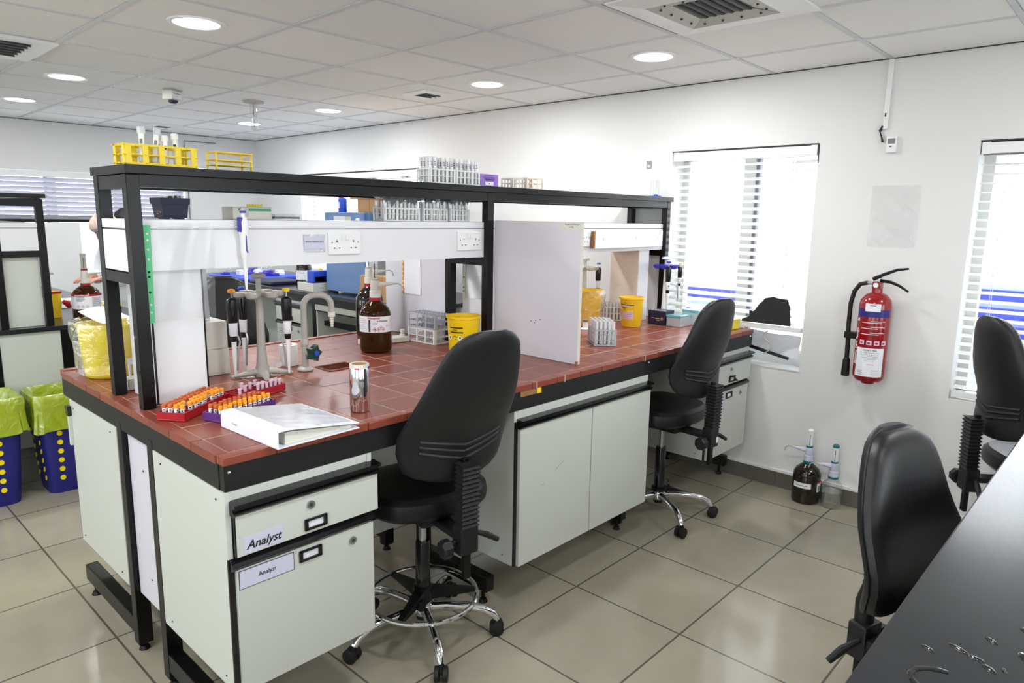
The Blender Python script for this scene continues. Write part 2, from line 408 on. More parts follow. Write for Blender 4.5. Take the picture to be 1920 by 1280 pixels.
struct(MB('alu').box(XW - 0.004, WIN[1][0] - 0.004, 0.7125, XW + 0.129, WIN[1][1], 0.719).build('trim_5'))

sm = MB('gap')  # dark strips painting in the shadow gap at each window head
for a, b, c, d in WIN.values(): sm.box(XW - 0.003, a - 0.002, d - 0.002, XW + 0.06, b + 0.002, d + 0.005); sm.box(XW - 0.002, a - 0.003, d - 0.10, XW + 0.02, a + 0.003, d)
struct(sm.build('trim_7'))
def blind(label, axis, a, b, fx, ztop, zbot, tilt, rail='white', pitch=0.0435, skip=None, val=0.055, sm_='slat'):
    """slatted blind; slats run along the other axis, fx is the middle of the slats"""
    t = thing('venetian_blind', label, 'blind', ((fx, (a + b) / 2, zbot) if axis == 'x' else ((a + b) / 2, fx, zbot)))
    F = frame((fx, 0, 0), (0, -1, 0), (0, 0, 1)) if axis == 'x' else frame((0, fx, 0), (1, 0, 0), (0, 0, 1))
    # local: x along, y up, z towards the room
    lo, hi = (-b, -a) if axis == 'x' else (a, b)
    m = MB(sm_); z = zbot + 0.05
    ca, sa = math.cos(tilt), math.sin(tilt)
    while z < ztop - 0.055:
        if not (skip and skip(z)):
            m.T = F @ Matrix.Translation((0, z, 0)) @ Matrix.Rotation(tilt, 4, 'X')
            n = 4; prof = []
            for k in range(n + 1):
                u = -0.025 + 0.05 * k / n; prof.append((u, 0.003 * (1 - (2 * k / n - 1) ** 2)))
            r0 = [(lo + 0.006, v, u) for u, v in prof] + [(lo + 0.006, v - 0.002, u) for u, v in reversed(prof)]
            r1 = [(hi - 0.006, p[1], p[2]) for p in r0]
            m.rings([r0, r1])
        z += pitch
    m.build('slats', t, True)
    h = MB('white'); h.T = F; h.box(lo, ztop - val, -0.02, hi, ztop - 0.003, 0.034, 0.004)
    h.box(lo - 0.001, ztop - val - 0.002, -0.02, lo + 0.035, ztop - 0.001, 0.037, 0.003); h.box(hi - 0.035, ztop - val - 0.002, -0.02, hi + 0.001, ztop - 0.001, 0.037, 0.003)
    h.build('headrail', t, True)
    r = MB(rail); r.T = F; r.box(lo + 0.004, zbot, -0.026, hi - 0.004, zbot + 0.03, 0.026, 0.005); r.build('bottom_rail', t, True)
    c = MB('offwhite'); c.T = F
    for k in range(3):
        x = lo + (hi - lo) * (0.12 + 0.38 * k)
        for zz in (0.026, -0.026): c.tube([(x, zbot + 0.02, zz), (x, ztop - 0.05, zz)], 0.0012, 5)
    c.tube([(lo + (hi - lo) * 0.86, ztop - 0.06, 0.034), (lo + (hi - lo) * 0.86, zbot + 0.25, 0.034)], 0.0016, 5)
    c.build('ladder_cords', t, True)
    return t
blind('white slatted blind over the window beside the end of the red tiled bench', 'x', -0.272, 0.612, XW + 0.035, 1.984, 0.935, 0.38)
blind('white slatted blind at the right edge behind the far stool', 'x', -1.945, -1.036, XW + 0.035, 1.952, 0.712, 0.2)
blind('white slatted blind behind the blue machine and the brown boxes', 'x', 3.03, 5.09, XW + 0.035, 1.972, 0.97, 0.75)
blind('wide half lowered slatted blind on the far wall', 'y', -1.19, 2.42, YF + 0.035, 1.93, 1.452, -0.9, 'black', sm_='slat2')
# torn sheet and loose rail hanging under the near blind
m = MB('paper')
Fs = frame((XW + 0.075, 0.09, 0.915), (0, -1, -0.03), (0.1, 0, -1))
m.sheet(Fs, 0.34, 0.13, 18, 8, lambda u, v: 0.012 * math.sin(9 * u + 3 * v) + 0.02 * v * math.sin(5 * u))
m.use('greyp').tube([(XW + 0.005, -0.08 + 0.03 * math.sin(k), 0.93 - 0.02 * k) for k in range(8)], 0.004, 6)
single(m.build('plastic_sheet'), 'creased white sheet and cord hanging below the blind beside the bench end', 'sheet')
m = MB('blackgloss'); m.tube([(XW + 0.03, 0.16, 0.845), (XW + 0.035, -0.2, 0.775)], [0.012, 0.01], 6)
single(m.build('loose_rail'), 'loose black rail tilted across the foot of the window recess', 'rail')
# what stands outside
m = MB('outlight'); m.box(XW + 1.6, -3.4, -0.12, XW + 1.9, -0.1, 1.17, 0.02); m.box(XW + 1.6, 0.80, -0.12, XW + 1.9, 1.9, 1.02, 0.02)
m.use('outblue')
for z0, z1 in ((1.07, 1.14), (0.93, 1.02), (0.82, 0.90)): m.box(XW + 1.57, -3.4, z0, XW + 1.6, -0.1, z1)
for z0, z1 in ((0.9, 0.99), (0.75, 0.83)): m.box(XW + 1.57, 0.8, z0, XW + 1.6, 1.9, z1)
single(m.build('outdoor_barrier'), 'blue striped barrier standing outside the windows', 'barrier')
m = MB('outdark')
m.prism([(-0.043, 1.005), (-0.045, 1.041), (-0.02, 1.036), (-0.007, 1.051), (0.016, 1.088), (0.03, 1.1), (0.046, 1.12), (0.093, 1.133), (0.13, 1.125), (0.181, 1.122), (0.186, 1.1), (0.194, 1.087), (0.207, 0.97), (-0.09, 0.97), (-0.086, 0.984)], 0.0, 0.004, frame((XW + 0.0075, 0, 0), (0, -1, 0), (0, 0, 1)))
single(m.build('dark_sheet'), 'dark jagged sheet against the lowest slats of the blind beside the bench end', 'sheet')
m = MB('white'); m.box(-1.2, YF - 0.03, 0.0, 1.385, YF - 0.005, 1.45, 0.003)
single(m.build('window_screen'), 'tall white board closing the far window below the blind', 'board')
m = MB('grey_ink'); m.tube([(2.44, YF - 0.008, 2.20), (2.44, YF - 0.008, 2.315), (2.78, YF - 0.008, 2.315)], 0.006, 6); m.tube([(2.455, YF - 0.008, 1.94), (2.455, YF - 0.008, 1.3)], 0.006, 6)
single(m.build('wall_conduit'), 'thin grey angled conduit high on the far wall near the corner', 'conduit')
# ------------------------------------------------------------------ ceiling fittings
def downlight(x, y, label, group=None):
    t = thing('ceiling_downlight', label, 'light', (x, y, ZC), 0, group)
    r = MB('white'); r.lathe([(0.098, -0.006), (0.118, -0.007), (0.119, -0.002), (0.119, 0.0), (0.096, 0.0)], seg=36, cap=False); r.build('trim_ring', t)
    d = MB('lamp'); d.lathe([(0.001, -0.0115), (0.05, -0.0105), (0.085, -0.006), (0.097, -0.002), (0.097, 0.0)], seg=36); d.build('diffuser', t)
    l = bpy.data.lights.new('lamp_light', 'AREA'); l.shape = 'DISK'; l.size = 0.19; l.energy = LAMP_W; l.color = (0.97, 0.985, 1.0)
    o = bpy.data.objects.new('lamp_light', l); COL.objects.link(o); o.parent = t; o.location = (0, 0, -0.014)
    return t
for x, y, lb in ((0.66, 1.503, 'round lit ceiling downlight nearest the camera at the top left'), (2.46, 0.303, 'round lit ceiling downlight nearest the wall thermostat'),
                 (2.46, 1.503, 'round lit ceiling downlight beside the small square vent above the middle of the bench'), (0.66, 3.4, 'round lit ceiling downlight over the black bench, left of the ceiling sensor'),
                 (0.70, 4.73, 'round lit ceiling downlight farthest left near the far wall'), (2.46, 3.303, 'small round lit downlight right of the hanging glass tube'),
                 (2.46, 4.62, 'round lit downlight below the hanging glass tube near the far corner')):
    downlight(x, y, lb)
for x, y in ((-1.14, 1.503), (-1.14, 3.3), (0.66, -1.0), (-1.14, -1.0), (-1.14, 0.0), (2.46, -2.1), (0.66, -2.6)):
    downlight(x, y, 'round ceiling downlight out of view behind the camera', 'downlights behind the camera')
def vent(x, y, s, label, nsl, inner, dark='gap'):
    t = thing('ceiling_vent', label, 'vent', (x, y, ZC))
    f = MB('white')
    for a in range(4):
        f.T = rotz(a * PI / 2); f.prism([(-s, -s), (s, -s), (inner, -inner), (-inner, -inner)], -0.012, 0.0)
    f.build('frame', t)
    b = MB(dark); b.box(-inner, -inner, -0.003, inner, inner, 0.0); b.build('backing', t)
    l = MB('midgrey')
    for k in range(nsl):
        yy = -inner + 2 * inner * (k + 0.5) / nsl
        l.T = Matrix.Translation((0, yy, -0.008)) @ Matrix.Rotation(0.7, 4, 'X'); l.box(-inner, -inner * 0.55 / nsl, -0.001, inner, inner * 0.55 / nsl, 0.001)
    l.build('louvres', t)
vent(2.46, 2.08, 0.115, 'small square ceiling vent beside the middle downlight', 3, 0.07)
vent(2.02, 5.5, 0.16, 'small square ceiling vent near the far wall', 3, 0.06)
vent(0.08, 2.72, 0.29, 'large louvred ceiling vent cut by the left edge', 6, 0.2, 'dkgrey')
# air conditioner
t = thing('air_conditioner', 'white ceiling cassette air conditioner cut by the top edge', 'air conditioner', (1.867, -0.333, ZC))
f = MB('white'); h0, h1 = 0.30, 0.19
for a in range(4):
    f.T = rotz(a * PI / 2); f.rings([[(-h0, -h0, 0), (h0, -h0, 0), (h0, -h0, 0)], [(-h0, -h0, -0.008), (h0, -h0, -0.008), (h0, -h0, -0.008)], [(-h1, -h1, -0.02), (h1, -h1, -0.02), (h1, -h1, -0.02)], [(-h1, -h1, 0.0), (h1, -h1, 0.0), (h1, -h1, 0.0)]], True, False, False)
f.build('panel_frame', t)
l = MB('greyp')
for a in range(4):
    l.T = rotz(a * PI / 2); l.quad((-h1, -h1, -0.019), (h1, -h1, -0.019), (h1 - 0.075, -h1 + 0.075, -0.004), (-h1 + 0.075, -h1 + 0.075, -0.006))
    for k in range(4): l.use('dkgrey'); l.ball((-0.12 + 0.08 * k, -h1 + 0.03, -0.014), 0.006, 8)
    l.use('greyp')
l.build('air_louvre', t)
g = MB('dkgrey'); g.box(-0.115, -0.115, -0.005, 0.115, 0.115, 0.0)
g.use('gap')
for k in range(6): g.box(-0.11, -0.105 + 0.037 * k, -0.009, 0.11, -0.092 + 0.037 * k, -0.005)
g.build('intake_grille', t)
t = thing('ceiling_sensor', 'small white boxed sensor with a printed label under the ceiling', 'sensor', (1.272, 3.34, ZC), 0.55)
b = MB('greyp'); b.box(-0.05, -0.035, -0.012, 0.05, 0.035, 0); b.use('offwhite').box(-0.058, -0.04, -0.07, 0.058, 0.04, -0.012, 0.006); b.build('housing', t)
b = MB('paper'); b.box(-0.055, -0.0415, -0.062, 0.03, -0.0402, -0.016)
F = frame((-0.012, -0.0416, -0.03), (1, 0, 0), (0, 0, 1)); b.use('ink').text('Fire Alarm', 0.017, F, 0, 0.01)
F = frame((-0.012, -0.0416, -0.05), (1, 0, 0), (0, 0, 1)); b.text('LCT 1s', 0.013, F); b.build('printed_label', t)
b = MB('navy'); b.lathe([(0.03, -0.07), (0.03, -0.082), (0.018, -0.09)], seg=14); b.build('detector_head', t)
t = thing('hanging_glass_tube', 'clear glass tube hanging from a round ceiling plate over the back bench', 'fitting', (1.86, 3.36, ZC))
b = MB('greyp'); b.lathe([(0.075, 0), (0.075, -0.01), (0.03, -0.016)], seg=24); b.build('ceiling_plate', t)
b = MB('glass'); b.lathe([(0.026, -0.016), (0.024, -0.1), (0.017, -0.19), (0.006, -0.215)], seg=16); b.build('glass_tube', t)
b = MB('grey_ink'); b.cyl((0, 0, -0.016), (0, 0, -0.19), 0.003); b.build('inner_rod', t)
# ------------------------------------------------------------------ on the right-hand wall
FX = lambda y, z, d=0.0: frame((XW - d, y, z), (0, -1, 0), (0, 0, 1))   # local z comes out of the wall
t = thing('fire_extinguisher', 'red fire extinguisher with black hose hanging on the right-hand wall', 'fire extinguisher', (XW - 0.088, -0.672, 0.735))
b = MB('exred'); b.lathe([(0.03, -0.002), (0.035, 0.012), (0.06, 0.014), (0.074, 0.03), (0.077, 0.05), (0.077, 0.41), (0.072, 0.44), (0.05, 0.468), (0.026, 0.478), (0.024, 0.50)], seg=36)
b.build('cylinder', t)
A0 = PI + 0.2
b = MB('exblue'); b.cpatch(0.0775, A0 - 1.2, A0 + 1.15, 0.355, 0.395, seg=24)
b.use('paper').ctext('Jatasha Fire Range', 0.026, 0.0778, A0 - 1.05, 0.20, vert=True, bold=0.015)
b.cpatch(0.0779, A0 - 1.13, A0 - 0.93, 0.33, 0.346, seg=4)
for k, z in enumerate((0.325, 0.295, 0.265)):
    b.cpatch(0.0778, A0 - 0.7, A0 + 0.55 - 0.2 * k % 0.3, z, z + 0.003); b.cpatch(0.0778, A0 - 0.1, A0 + 0.8, z + 0.008, z + 0.0105)
for k in range(4):
    a = A0 - 0.72 + 0.47 * k; b.use('pink').cpatch(0.0778, a, a + 0.32, 0.212, 0.235); b.use('exred').cpatch(0.078, a + 0.06, a + 0.22, 0.217, 0.226)
b.build('printed_band', t)
b = MB('paper'); b.cpatch(0.0782, A0 - 0.88, A0 + 0.92, 0.045, 0.195, seg=24)
b.use('ink').ctext('SWAT FIRE', 0.013, 0.0786, A0 + 0.02, 0.183, bold=0.02); b.ctext('Fire Safety Equipment Ltd', 0.0085, 0.0786, A0, 0.171)
b.use('grey_ink')
for k in range(5): b.cpatch(0.0786, A0 - 0.6 + 0.08 * k, A0 + 0.6 - 0.07 * k, 0.160 - 0.008 * k, 0.1615 - 0.008 * k)
b.use('redink').cpatch(0.0786, A0 - 0.1, A0 + 0.3, 0.108, 0.110); b.use('grey_ink')
for k in range(3): b.cpatch(0.0786, A0 - 0.7, A0 - 0.35, 0.055 + 0.009 * k, 0.0575 + 0.009 * k); b.cpatch(0.0786, A0 + 0.2, A0 + 0.75, 0.058 + 0.01 * k, 0.0605 + 0.01 * k)
b.build('inspection_label', t)
b = MB('paper'); b.cpatch(0.0784, A0 - 0.55, A0 + 0.4, 0.385, 0.425); b.use('ink').cpatch(0.0788, A0 - 0.25, A0 + 0.12, 0.414, 0.417); b.build('tag_label', t)
b = MB('exred'); b.box(-0.022, -0.022, 0.495, 0.022, 0.022, 0.535, 0.006); b.use('steel').lathe([(0.012, 0), (0.012, 0.012), (0.001, 0.013)], seg=14); b.build('valve', t)
gq = MB('steel'); gq.tube([(-0.022, 0, 0.517), (-0.034, 0, 0.517)], 0.013, 14); gq.use('white').tube([(-0.034, 0, 0.517), (-0.035, 0, 0.517)], 0.009, 12); gq.build('pressure_gauge', t)
b = MB('blackgloss'); b.tube([(0, 0.025, 0.545), (0, -0.03, 0.575), (0, -0.085, 0.60), (0, -0.135, 0.608)], [0.010, 0.009, 0.007, 0.005], 8)
b.tube([(0, -0.01, 0.54), (0, -0.06, 0.535), (0, -0.10, 0.52), (0, -0.145, 0.492)], [0.009, 0.008, 0.007, 0.005], 8); b.build('squeeze_handle', t)
b = MB('steel'); b.cyl((0, 0.02, 0.525), (0, 0.05, 0.525), 0.009); b.build('hose_coupling', t)
b = MB('rubber'); b.tube([(0, 0.048, 0.525), (0, 0.085, 0.515), (0, 0.11, 0.475), (0, 0.122, 0.41), (0, 0.122, 0.3), (0, 0.117, 0.2), (0, 0.115, 0.12)], 0.0115, 10)
b.lathe([(0.012, 0.12), (0.018, 0.105), (0.021, 0.03), (0.02, 0.02)], (0, 0.115, 0), 14); b.build('hose', t)
b = MB('blackgloss'); b.box(-0.02, 0.07, 0.225, 0.02, 0.135, 0.262, 0.005); b.build('hose_clip', t)
b = MB('dkgrey'); b.box(0.03, -0.03, 0.30, 0.088, 0.03, 0.42); b.build('wall_bracket', t)
# cable trunking + thermostat
b = MB('white'); b.T = FX(-0.605, 0); b.box(-0.012, 2.04, 0, 0.012, ZC - 0.004, 0.016, 0.003)
b.use('ink').box(-0.006, 2.10, 0.016, 0.001, 2.118, 0.0165)
single(b.build('cable_trunking'), 'narrow white cable trunking running up the wall to the ceiling', 'trunking')
t = thing('wall_thermostat', 'small white thermostat with a grey display on the right-hand wall', 'thermostat', (XW, -0.645, 1.92))
b = MB('white'); b.T = FX(-0.645, 1.92) ; b.box(-0.024, 0, 0, 0.024, 0.082, 0.022, 0.005); b.build('case', t, True)
b = MB('midgrey'); b.T = FX(-0.645, 1.92); b.box(-0.017, 0.044, 0.0218, 0.017, 0.07, 0.0226); b.use('ink').box(-0.008, 0.028, 0.0218, 0.004, 0.033, 0.0226); b.build('display', t, True)
b = MB('ink'); b.T = FX(-0.6, 1.98); b.tube([(0.0, -0.005, 0.008), (-0.006, 0.02, 0.012), (-0.018, 0.05, 0.01)], [0.006, 0.004, 0.003], 8); b.tube([(-0.018, 0.05, 0.01), (-0.005, 0.075, 0.012)], 0.007, 8); b.build('probe_lead', t, True)
b = MB('clearfilm'); b.sheet(FX(-0.574, 1.447, 0.004), 0.228, 0.312, 16, 20, lambda u, v: 0.002 + 0.004 * math.sin(7 * u + 5 * v) * math.sin(9 * v))
single(b.build('plastic_pocket'), 'empty clear plastic pocket taped to the wall above the extinguisher', 'pocket')
b = MB('sleeve'); b.T = FX(0.79, 1.89); b.box(-0.02, 0, 0, 0.02, 0.05, 0.003); b.use('lilac_paper').box(-0.012, 0.008, 0.003, 0.012, 0.025, 0.0035)
single(b.build('wall_sticker'), 'small clear sticker on the wall left of the near window', 'sticker')
# ------------------------------------------------------------------ the red tiled bench
BL, BW = 3.222, 1.4417
t = thing('laboratory_bench', 'red tiled laboratory bench on black steel legs reaching the window', 'bench', (0, 0, 0))
SK = (0.770, 0.698, 0.912, 0.806)     # sink hole
P0 = 0.1535; nx = int(BL / P0) + 1; ny = 10
slab = MB('grout')
z0, z1 = 0.910, ZT - 0.0007
for a in ((0, 0, SK[0], BW), (SK[2], 0, BL, BW), (SK[0], 0, SK[2], SK[1]), (SK[0], SK[3], SK[2], BW)): slab.box(a[0] + 0.002, a[1] + 0.002, z0, a[2] - (0.002 if a[2] > 3 else 0), a[3] - 0.002, z1)
slab.build('worktop_slab', t)
tm = MB('tileA'); e = 0.032
px = [e] + [e + 0.118 + P0 * k for k in range(40) if e + 0.118 + P0 * k < BL - e - 0.05] + [BL - e]
py = [e + 0.002 + (BW - 2 * e - 0.004) * k / 9 for k in range(10)]
for i in range(len(px) - 1):
    for j in range(len(py) - 1):
        x0, x1, y0, y1 = px[i] + 0.0028, px[i + 1] - 0.0028, py[j] + 0.0028, py[j + 1] - 0.0028
        tm.use(random.choice(('tileA', 'tileA', 'tileB', 'tileC'))); h = ZT + random.uniform(-0.0004, 0.0004)
        if x1 > SK[0] and x0 < SK[2] and y1 > SK[1] and y0 < SK[3]:
            for q in ((x0, y0, min(x1, SK[0]), y1), (max(x0, SK[2]), y0, x1, y1), (max(x0, SK[0]), y0, min(x1, SK[2]), min(y1, SK[1])), (max(x0, SK[0]), max(y0, SK[3]), min(x1, SK[2]), y1)):
                if q[2] - q[0] > 0.004 and q[3] - q[1] > 0.004: tm.box(q[0], q[1], z1 - 0.006, q[2], q[3], h, 0.0012)
        else:
            tm.box(x0, y0, z1 - 0.006, x1, y1, h, 0.0015)
tm.build('tile_surface', t)
em = MB('tileA')
def edge_run(a0, a1, fn):
    a = a0; n = max(1, round((a1 - a0) / P0))
    for k in range(n):
        em.use(random.choice(('tileA', 'tileB', 'tileA'))); fn(a0 + (a1 - a0) * k / n + 0.0012, a0 + (a1 - a0) * (k + 1) / n - 0.0012)
edge_run(0.0, BL, lambda a, b: em.box(a, -0.004, 0.908, b, e - 0.0004, ZT + 0.0012, 0.004))
edge_run(0.0, BL, lambda a, b: em.box(a, BW - e + 0.0015, 0.908, b, BW + 0.004, ZT + 0.006, 0.004))
edge_run(e, BW - e, lambda a, b: em.box(-0.004, a, 0.908, e - 0.0004, b, ZT + 0.0012, 0.0022))
edge_run(e, BW - e, lambda a, b: em.box(BL - e, a, 0.908, BL + 0.003, b, ZT + 0.0012, 0.0022))
em.use('grout')
for x in (1.25, 1.425, 2.03): em.box(x, -0.0055, 0.906, x + 0.006, 0.02, ZT + 0.0018)
em.build('edge_tiles', t)
b = MB('sink'); c = SK; b.raw([(c[0], c[1], ZT + 0.001), (c[2], c[1], ZT + 0.001), (c[2], c[3], ZT + 0.001), (c[0], c[3], ZT + 0.001),
   (c[0] + 0.012, c[1] + 0.012, ZT - 0.1), (c[2] - 0.012, c[1] + 0.012, ZT - 0.1), (c[2] - 0.012, c[3] - 0.012, ZT - 0.1), (c[0] + 0.012, c[3] - 0.012, ZT - 0.1)],
   [(0, 1, 5, 4), (1, 2, 6, 5), (2, 3, 7, 6), (3, 0, 4, 7), (4, 5, 6, 7)])
b.tube([(c[0], c[1], ZT + 0.002), (c[2], c[1], ZT + 0.002), (c[2], c[3], ZT + 0.002), (c[0], c[3], ZT + 0.002)], 0.0045, 6, True)
b.build('sink_basin', t)
a = MB('apron')
a.box(0.004, 0.002, 0.835, BL - 0.004, 0.03, 0.9085); a.box(0.004, BW - 0.03, 0.835, BL - 0.004, BW - 0.002, 0.9085)
a.box(0.002, 0.03, 0.835, 0.03, BW - 0.03, 0.9085); a.box(BL - 0.03, 0.03, 0.835, BL - 0.002, BW - 0.03, 0.9085)
for x in (1.085, 2.055):
    a.box(x - 0.02, 0.03, 0.85, x + 0.02, BW - 0.03, 0.9085)
a.use('wood').box(1.165, 0.0008, 0.885, 1.262, 0.0022, 0.9083); a.use('yellow').box(1.262, 0.0006, 0.884, 1.287, 0.0022, 0.907)
a.use('steel').ball((0.018, 0.002, 0.888), 0.005, 8); a.ball((3.19, 0.001, 0.893), 0.006, 8); a.ball((2.075, 0.001, 0.893), 0.005, 8)
a.build('apron', t)
def leg(x, y0, s):
    m = MB('black'); m.box(x, y0, 0.03, x + 0.05, y0 + s * 0.045, 0.86, 0.003)
    y1 = 0.1 if s > 0 else BW - 0.08
    m.box(x + 0.002, y1, 0.06, x + 0.048, y0 + s * 0.01, 0.125, 0.004)
    for yy in (y0 + s * 0.02, y1 - s * -0.04): m.cyl((x + 0.025, yy, 0.0), (x + 0.025, yy, 0.014), 0.02, 0.014, 12); m.cyl((x + 0.025, yy, 0.012), (x + 0.025, yy, 0.065), 0.008)
    m.build('leg_frame', t)
for x in (0.0, 1.085, 2.045, 3.165):
    leg(x, 0.497, 1); leg(x, 0.815, -1)
b = MB('lam2'); b.box(0.018, 0.548, 0.235, 0.034, 0.765, 0.834); b.use('ink').ball((0.018, 0.64, 0.33), 0.004, 6); b.ball((0.018, 0.64, 0.72), 0.004, 6); b.build('end_panel', t)
for x0, x1 in ((0.472, 1.08), (2.1, 2.68)): MB('grey_lam').box(x0, 0.552, 0.235, x1, 0.568, 0.834).build('modesty_panel', t)

def handle_rail(m, x0, x1, z, y=0.0):
    """black extruded pull along the top of a front"""
    pr = [(0.02, 0.0), (-0.006, 0.0), (-0.012, 0.007), (-0.012, 0.012), (-0.004, 0.014), (-0.004, 0.023), (-0.019, 0.027), (-0.019, 0.036), (0.02, 0.040)]
    m.rings([[(x0, y + a, z + h) for a, h in pr], [(x1, y + a, z + h) for a, h in pr]], True, True, False)
def lockset(m, x, y, z):
    m.use('steel'); m.tube([(x, y, z), (x, y - 0.006, z)], 0.0125, 16); m.use('dkgrey'); m.tube([(x, y - 0.006, z), (x, y - 0.0068, z)], 0.006, 10)
def card_holder(m, x, y, z, w=0.075, h=0.036):
    m.use('blackgloss'); d = 0.007
    m.box(x, y - d, z, x + w, y, z + 0.008, 0.003); m.box(x, y - d, z + h - 0.008, x + w, y, z + h, 0.003)
    m.box(x, y - d, z, x + 0.012, y, z + h, 0.003); m.box(x + w - 0.012, y - d, z, x + w, y, z + h, 0.003)
    m.use('paper').box(x + 0.01, y - 0.001, z + 0.006, x + w - 0.01, y, z + h - 0.006)
def pedestal(label, loc, rz, group=None, big=None, small=None, handle=False, w=0.47, open_=0.014, dp=0.492):
    """two-part drawer unit hung under a bench; front faces local -y, hangs from z 0.834"""
    t = thing('drawer_pedestal', label, 'cabinet', loc, rz, group)
    m = MB('lam'); zt, zb = 0.834, 0.245
    m.box(0, 0.006, zb, 0.016, dp, zt); m.box(w - 0.016, 0.006, zb, w, dp, zt); m.box(0.016, 0.03, zb, w - 0.016, dp, zb + 0.016); m.box(0.016, dp - 0.014, zb + 0.016, w - 0.016, dp, zt)
    m.box(0.016, 0.004, zt - 0.03, w - 0.016, dp - 0.014, zt - 0.001)
    m.use('ink')
    for yy, zz in ((0.05, zt - 0.03), (dp - 0.06, zt - 0.03), (0.05, zb + 0.03), (dp - 0.06, zb + 0.03)):
        for xx in (0, w): m.ball((xx, yy, zz), 0.0035, 6)
    m.use('blackgloss').box(0.0005, 0.0, zb, 0.0155, 0.006, zt - 0.19); m.box(w - 0.0155, 0.0, zb, w - 0.0005, 0.006, zt - 0.19)
    m.use('grey_lam').box(0.0005, 0.0, zt - 0.19, 0.0155, 0.006, zt); m.box(w - 0.0155, 0.0, zt - 0.19, w - 0.0005, 0.006, zt)
    m.build('carcass', t)
    d = MB('lam'); y = -open_
    d.box(0.022, y, 0.648, w + 0.012, y + 0.018, 0.772, 0.001); d.use('blackgloss').box(0.018, y + 0.003, 0.644, 0.0222, y + 0.02, 0.775); d.use('lam').box(0.03, y + 0.018, 0.66, w - 0.03, 0.35, 0.672); dr = d.build('drawer', t)
    h = MB('blackgloss'); handle_rail(h, 0.012, w + 0.014, 0.768, y); h.build('pull_rail', dr)
    k = MB(); lockset(k, 0.245, y, 0.735); k.build('lock', dr)
    k = MB(); card_holder(k, 0.222, y, 0.658); 
    if handle: k.use('blackgloss').tube([(0.24, y, 0.695), (0.24, y - 0.02, 0.695), (0.29, y - 0.02, 0.665), (0.29, y, 0.665)], 0.005, 6)
    k.build('card_holder', dr)
    if big:
        k = MB('lilac_paper'); k.box(0.04, y - 0.001, 0.652, 0.155, y, 0.70); k.use('ink').text(big, 0.034, frame((0.098, y - 0.0012, 0.674), (1, 0, 0), (0, 0, 1)), 0.3, 0.02); k.build('name_label', dr)
    q = MB('lam'); q.box(0.018, -0.012, zb - 0.004, w - 0.006, 0.005, 0.612, 0.001); do = q.build('door', t)
    h = MB('blackgloss'); h.rings([[(xx, a, z) for a, z in ((0.004, 0.612), (-0.012, 0.612), (-0.02, 0.622), (-0.016, 0.634), (0.004, 0.642))] for xx in (0.004, w - 0.004)], True, True, False); h.build('pull_rail', do)
    k = MB(); lockset(k, 0.385, -0.012, 0.575); k.build('lock', do)
    k = MB(); card_holder(k, 0.202, -0.012, 0.566); k.build('card_holder', do)
    if small:
        k = MB('ink'); x0, x1, zz0, zz1 = small[1]
        k.box(x0, -0.0128, zz0, x1, -0.012, zz1); k.use('lilac_paper').box(x0 + 0.002, -0.0132, zz0 + 0.002, x1 - 0.002, -0.0127, zz1 - 0.002)
        k.use('ink').text(small[0], small[2], frame(((x0 + x1) / 2, -0.0133, (zz0 + zz1) / 2), (1, 0, 0), (0, 0, 1)), 0, 0.015); k.build('name_label', do)
    return t
pedestal('white drawer pedestal labelled Analyst at the near corner of the red bench', (0, 0, 0), 0, None, 'Analyst', ('Analyst', (0.022, 0.187, 0.552, 0.607), 0.018), False)
pedestal('white drawer pedestal at the window end of the red bench, behind the second stool', (2.69, 0, 0), 0, None, None, ('Analyst', (0.03, 0.19, 0.51, 0.565), 0.018), True, 0.49)
pedestal('white drawer pedestal under the back corner of the red bench beside the blue bins', (0.47, 1.352, 0), PI, open_=0.0, dp=0.53)
t = thing('double_door_cabinet', 'white two door cabinet under the middle of the red bench', 'cabinet', (1.136, 0, 0))
m = MB('lam'); w = 0.945; zt, zb, dp = 0.834, 0.195, 0.492
m.box(0, 0.006, zb, 0.016, dp, zt); m.box(w - 0.016, 0.006, zb, w, dp, zt); m.box(0.016, 0.006, zb, w - 0.016, dp, zb + 0.016); m.box(0.016, dp - 0.012, zb + 0.016, w - 0.016, dp, zt); m.box(0.016, 0.004, 0.80, w - 0.016, dp - 0.012, zt - 0.001)
m.use('blackgloss').box(0.0005, 0, zb, 0.0155, 0.006, 0.79); m.use('ink').ball((0, 0.06, zb + 0.03), 0.0035, 6); m.ball((0, dp - 0.06, zb + 0.03), 0.0035, 6)
m.build('carcass', t)
for k in (0, 1):
    x0 = 0.018 + 0.467 * k
    q = MB('lam'); q.box(x0, -0.013, zb - 0.003, x0 + 0.460, 0.005, 0.765, 0.001)
    if k == 0:
        q.use('grey_ink')
        for s in range(7): q.box(x0 + 0.22 + 0.008 * s, -0.0133, 0.545 + 0.004 * s, x0 + 0.226 + 0.008 * s, -0.0128, 0.5475 + 0.004 * s)
        q.box(x0 + 0.13, -0.0133, 0.50, x0 + 0.15, -0.0128, 0.5015)
    do = q.build('door', t)
    h = MB('blackgloss'); handle_rail(h, x0 - 0.004, x0 + 0.464, 0.762, -0.01); h.build('pull_rail', do)
